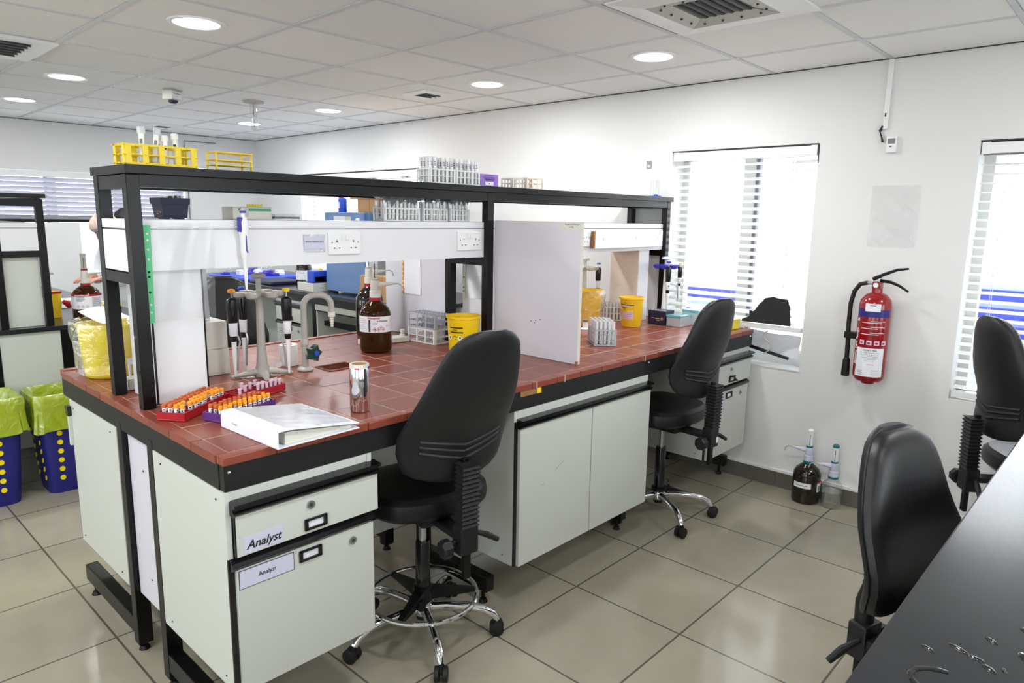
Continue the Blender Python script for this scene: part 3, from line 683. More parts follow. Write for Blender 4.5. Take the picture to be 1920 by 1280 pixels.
# ------------------------------------------------------------------ reagent shelf
t = thing('reagent_shelf', 'long black steel shelf with white socket trunking standing on the red bench', 'shelf', (0.03, 0.6, ZT))
PX = (0.022, 1.580, 3.185); YF0, YB0 = 0.603, 0.905
for i, x in enumerate(PX):
    for y in (YF0, YB0 - 0.04):
        m = MB('black'); m.box(x, y, ZT + 0.0015, x + 0.04, y + 0.04, 1.678, 0.002)
        if i == 0 and y == YF0: m.use('steel').tube([(x, y + 0.02, 1.17), (x - 0.004, y + 0.02, 1.17)], 0.006, 8)
        m.build('post', t, True)
    for za, zb_ in ((1.337, 1.372), (1.634, 1.676)): MB('black').box(x + 0.002, YF0 + 0.04, za, x + 0.038, YB0 - 0.04, zb_).build('cross_rail', t, True)
m = MB('black'); m.box(0.018, YF0 - 0.012, 1.679, 3.236, YB0 + 0.012, 1.7065, 0.002); m.build('shelf_board', t, True)
for x0, x1 in ((PX[0] + 0.04, PX[1]), (PX[1] + 0.04, PX[2])):
    for ya in (YF0 + 0.002, YB0 - 0.03): MB('black').box(x0, ya, 1.640, x1, ya + 0.028, 1.678).build('shelf_rail', t, True)
for i in (0, 1):
    x0, x1 = PX[i] + (0.003 if i == 0 else 0.041), PX[i + 1] - 0.001
    m = MB('trunk')
    m.box(x0, YF0 + 0.042, 1.377, x1, YB0 - 0.042, 1.507)
    m.box(x0, YF0 + 0.041, 1.512, x1, YB0 - 0.041, 1.541, 0.001)
    m.use('dkgrey').box(x0 + 0.002, YF0 + 0.036, 1.506, x1 - 0.001, YB0 - 0.046, 1.513)
    m.use('trunk').box(PX[i] + 0.041, YF0 + 0.03, 1.378, x1, YF0 + 0.043, 1.395); m.box(PX[i] + 0.041, YF0 + 0.026, 1.378, x1, YF0 + 0.043, 1.5085); m.box(PX[i] + 0.041, YF0 + 0.026, 1.512, x1, YF0 + 0.044, 1.541, 0.001)
    tk = m.build('trunking', t, True)
    ym = YF0 + 0.026
    def socket(x, z0=1.412):
        s = MB('white'); s.box(x, ym - 0.011, z0, x + 0.147, ym, z0 + 0.087, 0.004)
        s.box(x + 0.056, ym - 0.015, z0 + 0.055, x + 0.070, ym - 0.01, z0 + 0.076, 0.002); s.box(x + 0.076, ym - 0.015, z0 + 0.055, x + 0.090, ym - 0.01, z0 + 0.076, 0.002)
        s.box(x + 0.05, ym - 0.0125, z0 + 0.078, x + 0.14, ym - 0.0108, z0 + 0.0805)
        s.use('ink')
        for c in (0.036, 0.111):
            s.box(x + c - 0.002, ym - 0.0115, z0 + 0.047, x + c + 0.002, ym - 0.0105, z0 + 0.056)
            for d in (-0.011, 0.011): s.box(x + c + d - 0.0033, ym - 0.0115, z0 + 0.0235, x + c + d + 0.0033, ym - 0.0105, z0 + 0.0275)
        s.use('grey_ink')
        for c in (0.014, 0.133): s.tube([(x + c, ym - 0.01, z0 + 0.047), (x + c, ym - 0.0116, z0 + 0.047)], 0.003, 8)
        s.build('socket', tk).location = -Vector(t.location)
    for x in ((0.733, 1.405) if i == 0 else (2.33,)): socket(x)
    # upright ducts carrying the trunking
    for x0, x1, yb, mf, ms in (((0.083, 0.255, 0.86, 'trunk', 'trunk'),) if i == 0 else ((1.66, 1.83, 0.86, 'trunk', 'trunk'), (2.955, 3.075, 0.86, 'trunk', 'beige'))):  # beige side of the last duct is shade put into its colour
        m = MB(ms); m.box(x0, YF0 + 0.05, ZT + 0.002, x1, yb, 1.377)
        m.use(mf).box(x0 + 0.004, YF0 + 0.047, ZT + 0.002, x1 - 0.004, YF0 + 0.05, 1.377)
        if x0 < 2: m.use('blackgloss'); m.box(x0 - 0.001, YF0 + 0.046, ZT + 0.002, x0 + 0.0045, YF0 + 0.052, 1.377); m.box(x1 - 0.0045, YF0 + 0.046, ZT + 0.002, x1 + 0.001, YF0 + 0.052, 1.377)
        m.build('duct_column', t, True)
# boards standing across the bench
def partition(x, y0, y1, label, sign):
    t = thing('partition_board', label, 'partition', (x, y0, ZT))
    m = MB('board'); m.box(x, y0 + 0.003, ZT + 0.002, x + 0.018, y1, 1.548); m.build('panel', t, True)
    m = MB('offwhite'); m.box(x - 0.0005, y0, ZT + 0.0018, x + 0.0185, y0 + 0.003, 1.5485); m.box(x - 0.0005, y0, 1.548, x + 0.0185, y1, 1.5505)
    m.use('wood').box(x - 0.0006, y0 - 0.0004, 0.936, x + 0.006, y0 + 0.012, 0.948)
    for k in range(4): m.use('ink').box(x - 0.0004, 0.30 + 0.028 * k - (0.05 if k > 2 else 0), 1.108 - 0.006 * k, x, 0.306 + 0.028 * k - (0.05 if k > 2 else 0), 1.112 - 0.006 * k) if sign else None
    m.build('edging', t, True)
    if sign:
        m = MB('offwhite'); F = frame((x, y0 + 0.062, 1.532), (0, -1, 0), (0, 0, 1)); m.T = F
        m.box(-0.05, -0.02, 0, 0.056, 0.013, 0.0006); m.T = Matrix.Identity(4)
        m.use('ink').text('Rotary & Thermal', 0.0105, frame((x - 0.0004, y0 + 0.05, 1.539), (0, -1, 0), (0, 0, 1)), 0, 0.01); m.text('ready', 0.0105, frame((x - 0.0004, y0 + 0.053, 1.529), (0, -1, 0), (0, 0, 1)), 0, 0.01)
        m.build('sign', t, True)
    return t
partition(1.622, 0.085, 0.600, 'white upright partition board across the red bench, beside the front stool', True)
partition(1.585, 0.908, 1.405, 'white partition board at the back of the bench behind the brown bottles', False)
# ------------------------------------------------------------------ draughtsman stools
def back_hw(t):
    K = ((0, .08), (.03, .145), (.08, .185), (.18, .211), (.32, .216), (.5, .197), (.7, .168), (.85, .143), (.93, .118), (.975, .085), (1, .045))
    for (a, p), (b, q) in zip(K, K[1:]):
        if t <= b: return p + (q - p) * (t - a) / (b - a)
    return K[-1][1]
def stool(label, loc, rz, lean=0.2, ring=True, base=0.0, drop=0.0, backh=0.50, gap=0.075, plain=False):
    t = thing('draughtsman_stool', label, 'stool', loc, rz, 'black draughtsman stools')
    sz = 0.625 - drop
    for k in range(5):
        a = base + 2 * PI * k / 5; R = rotz(a)
        m = MB('chrome'); m.T = R
        m.tube([(0.02, 0, 0.112), (0.09, 0, 0.116), (0.17, 0, 0.113), (0.225, 0, 0.104), (0.262, 0, 0.085), (0.281, 0, 0.058)], [0.018, 0.017, 0.0165, 0.0165, 0.0155, 0.013], 12)
        m.build('base_leg', t)
        m = MB('rubber'); m.T = R @ Matrix.Translation((0.285, 0, 0)) @ rotz(0.7 * k)
        for s in (-1, 1): m.tube([(-0.006, s * 0.006, 0.027), (-0.006, s * 0.008, 0.027), (-0.006, s * 0.022, 0.027), (-0.006, s * 0.024, 0.027)], [0.022, 0.0268, 0.0268, 0.022], 18)
        m.tube([(0.0, 0, 0.035), (0.004, 0, 0.062)], [0.012, 0.010], 10); m.box(-0.02, -0.006, 0.03, 0.016, 0.006, 0.05, 0.004)
        m.build('caster', t)
    m = MB('chrome'); m.lathe([(0.026, 0.085), (0.034, 0.09), (0.036, 0.125), (0.03, 0.138), (0.02, 0.14)], seg=20); m.build('base_hub', t)
    m = MB('blackgloss'); m.lathe([(0.026, 0.07), (0.028, 0.15), (0.027, sz - 0.25), (0.024, sz - 0.245)], seg=20); m.build('column_sleeve', t)
    m = MB('steel'); m.lathe([(0.014, sz - 0.25), (0.014, sz - 0.08)], seg=16); m.build('gas_piston', t)
    if ring:
        m = MB('chrome'); m.tube([(0.205 * math.cos(a), 0.205 * math.sin(a), 0.165) for a in [2 * PI * k / 40 for k in range(40)]], 0.009, 10, True); m.build('foot_ring', t)
        m = MB('black')
        for k in range(3):
            m.T = rotz(base + 0.2 + 2 * PI * k / 3); m.rings([[(0.02, -0.02, 0.15), (0.02, 0.02, 0.15), (0.02, 0.02, 0.195), (0.02, -0.02, 0.195)], [(0.2, -0.01, 0.158), (0.2, 0.01, 0.158), (0.2, 0.01, 0.17), (0.2, -0.01, 0.17)]], True, True, False)
        m.T = Matrix.Identity(4); m.lathe([(0.029, 0.14), (0.036, 0.145), (0.036, 0.2), (0.03, 0.205)], seg=20)
        m.T = rotz(-2.2); m.tube([(0.03, 0, 0.155), (0.055, 0, 0.155)], [0.01, 0.01], 10); m.tube([(0.055, 0, 0.155), (0.075, 0, 0.155)], [0.021, 0.019], 14); m.build('foot_ring_clamp', t)
    else:
        m = MB('black'); m.tube([(0.03, -0.01, 0.15), (0.14, -0.05, 0.10), (0.21, -0.08, 0.075)], [0.012, 0.012, 0.011], 8); m.lathe([(0.03, 0.13), (0.042, 0.138), (0.04, 0.155), (0.028, 0.16)], seg=18); m.build('base_brake', t)
    # seat
    rs = []
    for r, z in ((0.6, -0.095), (0.9, -0.088), (0.985, -0.07), (1.0, -0.045), (0.98, -0.02), (0.9, -0.004), (0.6, 0.0), (0.2, -0.004)):
        ring_ = []
        for k in range(36):
            a = 2 * PI * k / 36; c, s = math.cos(a), math.sin(a)
            x = 0.235 * r * math.copysign(abs(c) ** 0.72, c); y = 0.215 * r * math.copysign(abs(s) ** 0.72, s)
            ring_.append((x, y + 0.02, sz + z - 0.015 * max(0, (y - 0.1) / 0.1) ** 2 * 0.5))
        rs.append(ring_)
    MB('leather').rings(rs).build('seat', t)
    m = MB('shell'); m.box(-0.075, -0.13, sz - 0.135, 0.075, 0.10, sz - 0.09, 0.012); m.box(-0.03, -0.27, sz - 0.13, 0.03, -0.10, sz - 0.105, 0.006)
    m.tube([(-0.07, 0.02, sz - 0.115), (-0.2, 0.02, sz - 0.12), (-0.24, 0.02, sz - 0.125)], [0.005, 0.005, 0.009], 8); m.build('mechanism', t)
    # back
    z0 = sz + gap; h = backh
    def cy(z):
        q = (z - z0) / h
        return -0.235 - lean * (z - z0) + 0.030 * math.exp(-((q - 0.28) / 0.2) ** 2)
    def loop(tt, yb, yf, grow, n=26):
        z = z0 + h * tt; w = back_hw(tt) + grow; o = []
        for k in range(n):
            a = 2 * PI * k / n; c, s = math.cos(a), math.sin(a)
            x = w * math.copysign(abs(c) ** 0.8, c); y = (yf if s > 0 else yb) * abs(s) ** 0.75
            o.append((x, cy(z) + math.copysign(y, s) + 0.045 * (x / 0.2) ** 2, z))
        return o
    TT = [0, .015, .04, .08, .14, .22, .32, .42, .52, .62, .72, .8, .87, .92, .955, .98, .993, 1.0]
    m = MB('shell'); m.rings([loop(q, 0.027 * min(1, 0.35 + back_hw(q) * 5), 0.008, 0.0) for q in TT])
    for z_, dr in ((0.245, 0.03), (0.20, 0.035), (0.15, 0.04)):
        pts = []
        for k in range(13):
            u = -1 + k / 6; zz = z0 + h * (z_ + dr * 2 * abs(u) * 0.9); w = back_hw((zz - z0) / h); x = u * w * 0.72
            pts.append((x, cy(zz) + 0.045 * (x / 0.2) ** 2 - 0.0255 * (1 - (x / w) ** 2) ** 0.4, zz))
        m.tube(pts, 0.0075, 8)
    m.build('backrest_shell', t)
    MB('leather').rings([loop(0.02 + 0.965 * q, -0.001, 0.062 * min(1, 0.3 + back_hw(q) * 4.5), -0.007) for q in TT]).build('backrest_cushion', t)
    # back post with bellows
    yb = -0.292
    m = MB('shell'); m.box(-0.036, yb - 0.022, sz - 0.17, 0.036, yb + 0.03, sz - 0.07, 0.006); m.use('paper').box(0.012, yb - 0.0226, sz - 0.15, 0.03, yb - 0.0218, sz - 0.12) if not ring else None; m.build('post_socket', t)
    rs = []
    for k in range(29):
        if plain: break
        zz = sz - 0.072 + 0.0078 * k; g = 0.0 if k % 2 else 0.007; y = yb - 0.006 * (k / 28)
        rs.append([(-0.029 - g, y - 0.022 - g, zz), (0.029 + g, y - 0.022 - g, zz), (0.029 + g, y + 0.018 + g, zz), (-0.029 - g, y + 0.018 + g, zz)])
    if plain: MB('shell').tube([(0, yb - 0.0, sz - 0.075), (0, yb + 0.0, sz - 0.02), (0, yb + 0.02, sz + 0.05), (0, yb + 0.035, sz + 0.13)], [0.024, 0.026, 0.026, 0.02], 14).build('post_cover', t)
    else: MB('rubber').rings(rs, smooth=False).build('bellows', t)
    m = MB('black'); m.box(-0.014, yb - 0.009, sz - 0.265, 0.014, yb + 0.009, sz - 0.165, 0.003); m.box(-0.012, yb, sz - 0.17, 0.012, yb + 0.016, sz + 0.16, 0.003); m.build('back_post', t)
    m = MB('shell'); m.tube([(-0.036, yb + 0.012, sz - 0.13), (-0.062, yb + 0.004, sz - 0.135)], 0.012, 10)
    rs = [[((-0.062 - d), yb + 0.002 + rr * (1 + 0.1 * (k % 2)) * math.cos(2 * PI * k / 16), sz - 0.138 + rr * (1 + 0.1 * (k % 2)) * math.sin(2 * PI * k / 16)) for k in range(16)] for d, rr in ((0, .02), (.004, .03), (.03, .03), (.036, .022))]
    m.rings(rs, smooth=False); m.build('height_knob', t)
    m = MB('rubber'); m.tube([(0.036, yb + 0.015, sz - 0.11), (0.085, yb + 0.0, sz - 0.13), (0.125, yb - 0.01, sz - 0.155)], [0.007, 0.011, 0.009], 10); m.build('tilt_lever', t)
    return t
stool('black stool in front of the red bench with a chrome foot ring, nearest the camera', (0.79, 0.14, 0), -0.17, 0.38, True, -0.62, 0.0, 0.53)
stool('black stool at the window end of the red bench, without a foot ring', (2.385, 0.09, 0), -0.08, 0.16, False, 0.42)
stool('black stool half hidden behind the dark bench edge, its shiny cushion towards the camera', (1.06, -1.555, 0), 2.86, 0.10, True, 0.4, 0.035, 0.455, 0.02, True)
stool('black stool against the right edge of the picture, ribbed back turned to the camera', (2.80, -1.48, 0), 3.78, 0.10, True, 0.2)
stool('black stool behind the back edge of the red bench', (1.03, 1.98, 0), 3.05, 0.12, True, 0.2)
# ------------------------------------------------------------------ dark bench in the foreground
t = thing('dark_bench', 'black topped bench with water drops in the lower right foreground', 'bench', (1.6, -1.95, 0))
m = MB('blacktop'); m.box(-0.9, -2.95, 0.902, 3.22, -1.486, ZT, 0.004); m.build('worktop', t, True)
m = MB('apron'); m.box(-0.88, -2.93, 0.82, 3.2, -1.505, 0.9015); m.build('apron', t, True)
for x in (-0.86, 1.9, 3.13):
    m = MB('black'); m.box(x, -2.0, 0, x + 0.05, -1.95, 0.82); m.box(x, -1.95, 0.03, x + 0.05, -1.55, 0.1); m.build('leg_frame', t, True)
m = MB('water')
for x, y, rx, ry, a in ((0.378, -1.551, 0.011, 0.004, 1.1), (0.41, -1.585, 0.016, 0.004, 1.2), (0.40, -1.61, 0.012, 0.004, 1.4), (0.385, -1.628, 0.012, 0.005, 1.0), (0.47, -1.618, 0.011, 0.004, 1.0), (0.455, -1.662, 0.014, 0.009, 0.6), (0.54, -1.652, 0.009, 0.005, 0.8), (0.395, -1.645, 0.006, 0.003, 0.5)):
    m.T = Matrix.Translation((x, y, ZT)) @ rotz(a) @ Matrix.Diagonal((rx, ry, 1, 1)); m.lathe([(1, 0), (0.92, 0.0012), (0.7, 0.0021), (0.3, 0.0026), (0.02, 0.0027)], seg=16)
m.T = Matrix.Identity(4)
m.tube([(0.297 + 0.05 * math.cos(a) * 0.75, -1.60 + 0.052 * math.sin(a), ZT + 0.0005) for a in [0.25 + 3.6 * k / 22 for k in range(23)]], [0.003 + 0.002 * abs(math.sin(k * 0.9)) for k in range(23)], 8, flat=0.45)
o = m.build('water_drops'); o['kind'] = 'stuff'; single(o, 'water drops and a wet ring on the dark bench in the foreground', 'water')
# ------------------------------------------------------------------ laboratory things (builders)
def rack(label, loc, rz, nx, ny, p, tiers, mat, group=None, wall=True, bar=0.0022, bar2=0.0024, cat='rack', ends=True, margin=0.004, posts=2, pw=0.009, name='test_tube_rack'):
    """test tube rack: plates of crossing bars joined by posts; origin at the middle of the base"""
    t = thing(name, label, cat, loc, rz, group)
    L, Wd = nx * p / 2, ny * p / 2; H = max(tiers) + 0.002
    for z in tiers:
        m = MB(mat)
        for i in range(nx + 1): m.box(-L + i * p - bar / 2, -Wd - margin, z - 0.0015, -L + i * p + bar / 2, Wd + margin, z + 0.0015)
        for j in range(ny + 1): m.box(-L - margin, -Wd + j * p - bar2 / 2, z - 0.0017, L + margin, -Wd + j * p + bar2 / 2, z + 0.0017)
        m.build('grid_plate', t)
    w = pw
    for sy in (-1, 1):
        if not wall: break
        m = MB(mat); y0, y1 = sy * (Wd + 0.0012), sy * (Wd + max(0.0035, bar2 / 2 + 0.0009))
        for k in range(posts + 2):
            x = -L + w / 2 + (2 * L - w) * k / (posts + 1)
            m.box(x - w / 2, y0, 0, x + w / 2, y1, H)
        y0, y1 = y0 + sy * 0.0004, y1 - sy * 0.0004; m.box(-L + 0.001, y0, 0.0004, L - 0.001, y1, 0.007); m.box(-L + 0.001, y0, H - 0.007, L - 0.001, y1, H - 0.0004); m.build('side_wall', t)
    for sx in (-1, 1):
        m = MB(mat); x0, x1 = sx * (L + 0.001), sx * (L + 0.0035)
        for y in (-Wd + w / 2, Wd - w / 2): m.box(x0, y - w / 2, 0, x1, y + w / 2, H)
        x0, x1 = x0 + sx * 0.0004, x1 - sx * 0.0004; m.box(x0, -Wd + 0.001, H - 0.006, x1, Wd - 0.001, H - 0.0004); m.box(x0, -Wd + 0.001, tiers[0] - 0.002, x1, Wd - 0.001, tiers[0] + 0.0022); m.build('end_frame', t)
    return t
def tube_mb(r, h, mat='tube'):
    m = MB(mat); m.lathe([(0.0015, 0.0), (r * 0.7, 0.002), (r, 0.008), (r, h), (r + 0.0008, h), (r + 0.0008, h + 0.002), (r - 0.001, h + 0.002), (r - 0.001, 0.012)], seg=10, cap=False); return m
def place_tubes(proto, rk, spots, z, label, group, cat='test tube', first=None, jitter=0.0):
    R = rotz(rk.rotation_euler.z); n = 0
    for i, (x, y) in enumerate(spots):
        q = proto if (first and i == 0) else dup(proto, (0, 0, 0))
        v = R @ Vector((x, y, 0)) + Vector(rk.location); q.location = (v.x, v.y, v.z + z)
        q.rotation_euler = (random.uniform(-jitter, jitter), random.uniform(-jitter, jitter), random.uniform(0, 6))
        tag(q, label, cat, group)
def spots(nx, ny, p, keep=lambda i, j: True):
    return [((i - (nx - 1) / 2) * p, (j - (ny - 1) / 2) * p) for i in range(nx) for j in range(ny) if keep(i, j)]
def box_obj(name, label, cat, x0, y0, z0, x1, y1, z1, mat, bev=0.003, rz=0.0, extra=None, lid=None, group=None):
    c = ((x0 + x1) / 2, (y0 + y1) / 2, z0)
    m = MB(mat); hx, hy = (x1 - x0) / 2, (y1 - y0) / 2
    m.box(-hx, -hy, 0, hx, hy, z1 - z0, bev)
    if extra: extra(m, hx, hy, z1 - z0)
    if lid:
        t = thing(name, label, cat, c, rz, group); m.build('body', t); l = MB(lid[0]); l.box(-hx - lid[2], -hy - lid[2], z1 - z0, hx + lid[2], hy + lid[2], z1 - z0 + lid[1], bev); l.build('lid', t); return t
    return single(m.build(name), label, cat, c, rz, group)
def reagent_bottle(label, loc, rz=0.0, r=0.07, h=0.235, glass='brownglass', neck='redp', pump=None, lab=None, name='reagent_bottle', liquid=None, arm=0.0):
    t = thing(name, label, 'bottle', loc, rz)
    pr = [(0.001, 0.004), (r * 0.8, 0.0), (r * 0.97, 0.006), (r, 0.02), (r, h * 0.66), (r * 0.96, h * 0.74), (r * 0.82, h * 0.83), (r * 0.5, h * 0.92), (0.024, h * 0.965), (0.021, h)]
    m = MB(glass); m.lathe(pr, seg=32, cap=False)
    if glass != 'glass': m.lathe([(0.021, h), (0.001, h)], seg=32, cap=False)
    m.build('glass_body', t)
    if liquid: m = MB('liquid'); m.lathe([(0.001, 0.006), (r * 0.93, 0.008), (r * 0.94, h * 0.52), (0.001, h * 0.52)], seg=28, cap=False); m.build('liquid', t)
    m = MB(neck); m.lathe([(0.023, h * 0.955), (0.027, h * 0.96), (0.027, h + (0.004 if pump else 0.02)), (0.02, h + (0.006 if pump else 0.022))], seg=20); m.build('neck_ring', t)
    if pump:
        z = h + 0.005; cw, cap2, cyl, top = pump
        m = MB(cw); m.lathe([(0.026, z), (0.025, z + 0.03), (0.02, z + 0.032), (0.022, z + 0.038), (0.02, z + 0.075), (0.017, z + 0.078)], seg=20)
        for k in range(20): m.T = rotz(2 * PI * k / 20); m.box(0.0235, -0.001, z + 0.002, 0.0255, 0.001, z + 0.019)
        m.build('pump_body', t)
        m = MB(cap2); m.lathe([(0.0185, z + 0.076), (0.0185, z + 0.086), (0.015, z + 0.087)], seg=18); m.build('pump_collar', t)
        m = MB(cyl); m.lathe([(0.0155, z + 0.086), (0.0155, z + 0.165), (0.017, z + 0.166), (0.017, z + 0.175), (0.012, z + 0.178)], seg=18); m.use('ink').box(-0.0025, -0.0158, z + 0.09, 0.0005, -0.0152, z + 0.155); m.use(top).lathe([(0.0172, z + 0.166), (0.0175, z + 0.176), (0.012, z + 0.182)], seg=16); m.build('plunger', t)
        m = MB(cw); m.T = rotz(arm); m.tube([(0.018, 0, z + 0.058), (0.05, 0, z + 0.062), (0.085, 0, z + 0.064)], [0.014, 0.010, 0.005], 10); m.use('greyp').tube([(0.083, 0, z + 0.064), (0.11, 0, z + 0.066), (0.123, 0, z + 0.058), (0.13, 0, z + 0.035)], 0.003, 8); m.build('spout', t)
    if lab:
        m = MB('paper'); lab(m, r + 0.0006, h); m.build('paper_label', t)
    return t
def yellow_tub(label, loc, mat, r0, r1, h, deco=None, name='sharps_tub', rim=None):
    t = thing(name, label, 'tub', loc)
    m = MB(mat); m.lathe([(0.001, 0.0), (r0, 0.0), (r0 + 0.002, 0.004), (r1, h), (r1 - 0.003, h), (r0 - 0.003, 0.006), (0.001, 0.006)], seg=32, cap=False); m.build('tub_body', t)
    m = MB(rim or mat); m.lathe([(r1, h - 0.012), (r1 + 0.005, h - 0.01), (r1 + 0.005, h), (r1 - 0.002, h + 0.001)], seg=32, cap=False); m.build('rim', t)
    if deco: m = MB('paper'); deco(m, r0, r1, h); m.build('printed_label', t)
    return t
def carousel(label, loc, rz, mat, H, base_r=0.10, lobes=6, rr=0.062, z_c=None, loop=False):
    t = thing('pipette_stand', label, 'pipette stand', loc, rz); z_c = z_c or H - 0.085
    m = MB(mat)
    for k in range(4):
        a = rz * 0 + 0.5 + k * PI / 2; m.tube([(0.0, 0, 0.02), (0.045 * math.cos(a), 0.045 * math.sin(a), 0.016), (base_r * math.cos(a), base_r * math.sin(a), 0.005)], [0.022, 0.018, 0.007], 10, flat=0.7)
    m.lathe([(0.03, 0.0), (0.03, 0.02), (0.021, 0.05), (0.0165, 0.12)], seg=16); m.build('foot', t)
    m = MB(mat); m.lathe([(0.017, 0.1), (0.0125, z_c)], seg=16); m.lathe([(0.0105, z_c), (0.0105, H - 0.018)], seg=14); m.lathe([(0.013, H - 0.02), (0.03, H - 0.014), (0.027, H - 0.004), (0.012, H)], seg=20); m.build('column', t)
    m = MB(mat); m.lathe([(0.026, z_c - 0.012), (0.03, z_c - 0.004), (0.03, z_c + 0.008), (0.02, z_c + 0.012)], seg=18)
    for k in range(lobes):
        m.T = rotz(2 * PI * k / lobes); m.box(0.02, -0.012, z_c - 0.006, rr, 0.012, z_c + 0.006, 0.003)
        m.lathe([(0.012, z_c - 0.014), (0.022, z_c - 0.008), (0.026, z_c + 0.004), (0.026, z_c + 0.009), (0.01, z_c + 0.01)], (rr + 0.004, 0, 0), 14)
    m.build('carousel', t)
    return t
def pipette(label, loc, rz, body='blackgloss', top='orange', group=None, white_low=True, s=1.0):
    """hangs from its finger hook; origin at the hook, tip down"""
    t = thing('pipette', label, 'pipette', loc, rz, group)
    m = MB(body); m.lathe([(0.006 * s, 0.012 * s), (0.015 * s, 0.005 * s), (0.016 * s, -0.02 * s), (0.0145 * s, -0.07 * s), (0.0125 * s, -0.075 * s)], seg=14, sx=1.0, sy=1.15); m.build('handle', t)
    m = MB('paper'); m.lathe([(0.0125 * s, -0.072 * s), (0.0135 * s, -0.075 * s), (0.0115 * s, -0.118 * s), (0.01 * s, -0.12 * s)], seg=14, sx=1.0, sy=1.1); m.use('ink').box(-0.004 * s, -0.0145 * s, -0.10 * s, 0.004 * s, -0.0135 * s, -0.095 * s); m.build('grip_label', t)
    m = MB(body); m.lathe([(0.0105 * s, -0.116 * s), (0.0105 * s, -0.135 * s), (0.008 * s, -0.14 * s)], seg=12); m.build('collar', t)
    m = MB('white' if white_low else 'greyp'); m.lathe([(0.0085 * s, -0.136 * s), (0.0075 * s, -0.19 * s), (0.004 * s, -0.25 * s), (0.003 * s, -0.262 * s)], seg=12); m.build('tip_cone', t)
    m = MB('steel'); m.tube([(0, 0.012 * s, -0.118 * s), (0, 0.02 * s, -0.14 * s), (0, 0.012 * s, -0.18 * s), (0, 0.008 * s, -0.24 * s)], 0.0035 * s, 6); m.build('ejector', t)
    m = MB('steel'); m.lathe([(0.003 * s, 0.01 * s), (0.003 * s, 0.03 * s)], seg=8); m.use(top).lathe([(0.012 * s, 0.03 * s), (0.013 * s, 0.036 * s), (0.010 * s, 0.041 * s), (0.001 * s, 0.042 * s)], seg=14); m.build('plunger_button', t)
    return t
# ------------------------------------------------------------------ on the red bench, first bay
ZI = ZT + 0.0017
st = carousel('grey pipette stand with a six cup carousel on the red bench beside the tap', (0.535, 0.807, ZI), math.radians(-137), 'greyp', 0.405, 0.115, 6, 0.068, 0.325)
for i, (a, top, lb) in enumerate(((163, 'orange', 'black pipette with an orange top, left front of the grey stand'), (103, 'blue', 'black pipette with a blue top, left rear of the grey stand'), (-30, 'yellow', 'black pipette with a yellow top, right side of the grey stand'))):
    aa = math.radians(a); p = pipette(lb, (0.535 + 0.10 * math.cos(aa), 0.807 + 0.10 * math.sin(aa), ZI + 0.300), aa + PI / 2, 'blackgloss', top, 'pipettes on the grey stand', True, 1.12)
t = thing('gooseneck_tap', 'grey gooseneck water tap over the small brown sink', 'tap', (0.712, 0.788, ZI))
m = MB('greyp'); m.lathe([(0.032, 0), (0.033, 0.006), (0.026, 0.012), (0.014, 0.016)], seg=24); m.lathe([(0.0135, 0.01), (0.0125, 0.10), (0.016, 0.104), (0.016, 0.125), (0.0125, 0.13)], seg=18); m.build('base', t)
dx, dy = math.cos(-0.4), math.sin(-0.4)
m = MB('greyp'); R0 = 0.046
pts = [(0, 0, 0.12), (0, 0, 0.2), (0, 0, 0.262)] + [(R0 * (1 - math.cos(a)) * dx, R0 * (1 - math.cos(a)) * dy, 0.262 + R0 * math.sin(a)) for a in (0.4, 0.8, 1.2, PI / 2)]
pts += [((0.112 - R0) * dx + 0 * dx, (0.112 - R0) * dy, 0.262 + R0)] + [((0.112 - R0 + R0 * math.sin(a)) * dx, (0.112 - R0 + R0 * math.sin(a)) * dy, 0.262 + R0 * math.cos(a)) for a in (0.4, 0.8, 1.2, PI / 2)] + [(0.112 * dx, 0.112 * dy, 0.232)]
m.tube(pts, 0.0125, 14); m.build('neck', t)
m = MB('offwhite'); m.lathe([(0.0145, 0.236), (0.0145, 0.217), (0.008, 0.214), (0.0095, 0.207), (0.0065, 0.205), (0.009, 0.197), (0.006, 0.195), (0.008, 0.187), (0.005, 0.185), (0.0065, 0.177), (0.004, 0.173)], (0.112 * dx, 0.112 * dy, 0), 14); m.build('nozzle', t)
m = MB('greyp'); m.tube([(0, 0, 0.075), (0.012, -0.03, 0.075)], 0.011, 10)
m.use('dgreen'); V = frame((0.012, -0.03, 0.075), (0.97, 0.25, 0.0), (0, 0, 1))
m.prism([((0.036 if k % 2 == 0 else 0.022) * math.cos(2 * PI * k / 10), (0.036 if k % 2 == 0 else 0.022) * math.sin(2 * PI * k / 10)) for k in range(10)], 0.0, 0.026, V)
m.use('blue'); m.T = V; m.lathe([(0.011, 0.026), (0.011, 0.03), (0.002, 0.032)], seg=14); m.build('valve_handle', t)
t = thing('tissue_roll', 'white roll of tissue standing behind the tap', 'paper roll', (0.715, 0.925, ZI))
m = MB('tissue'); m.lathe([(0.018, 0.088), (0.0375, 0.088), (0.0385, 0.086), (0.0385, 0.002), (0.0375, 0.0), (0.018, 0)], seg=32, cap=False)
m.sheet(frame((-0.038, -0.012, 0.001), (-0.9, -0.42, 0), (-0.05, 0.1, 1)), 0.06, 0.018, 4, 3, lambda u, v: 0.003 * math.sin(4 * u)); m.build('paper', t)
m = MB('card'); m.lathe([(0.018, 0.0), (0.018, 0.0875), (0.0165, 0.0875), (0.0165, 0.0)], seg=24, cap=False); m.build('core', t)
box_obj('carton', 'white carton at the bottom of the pair behind the duct column', 'box', 0.265, 0.937, ZI, 0.465, 1.11, ZI + 0.103, 'offwhite', 0.002)
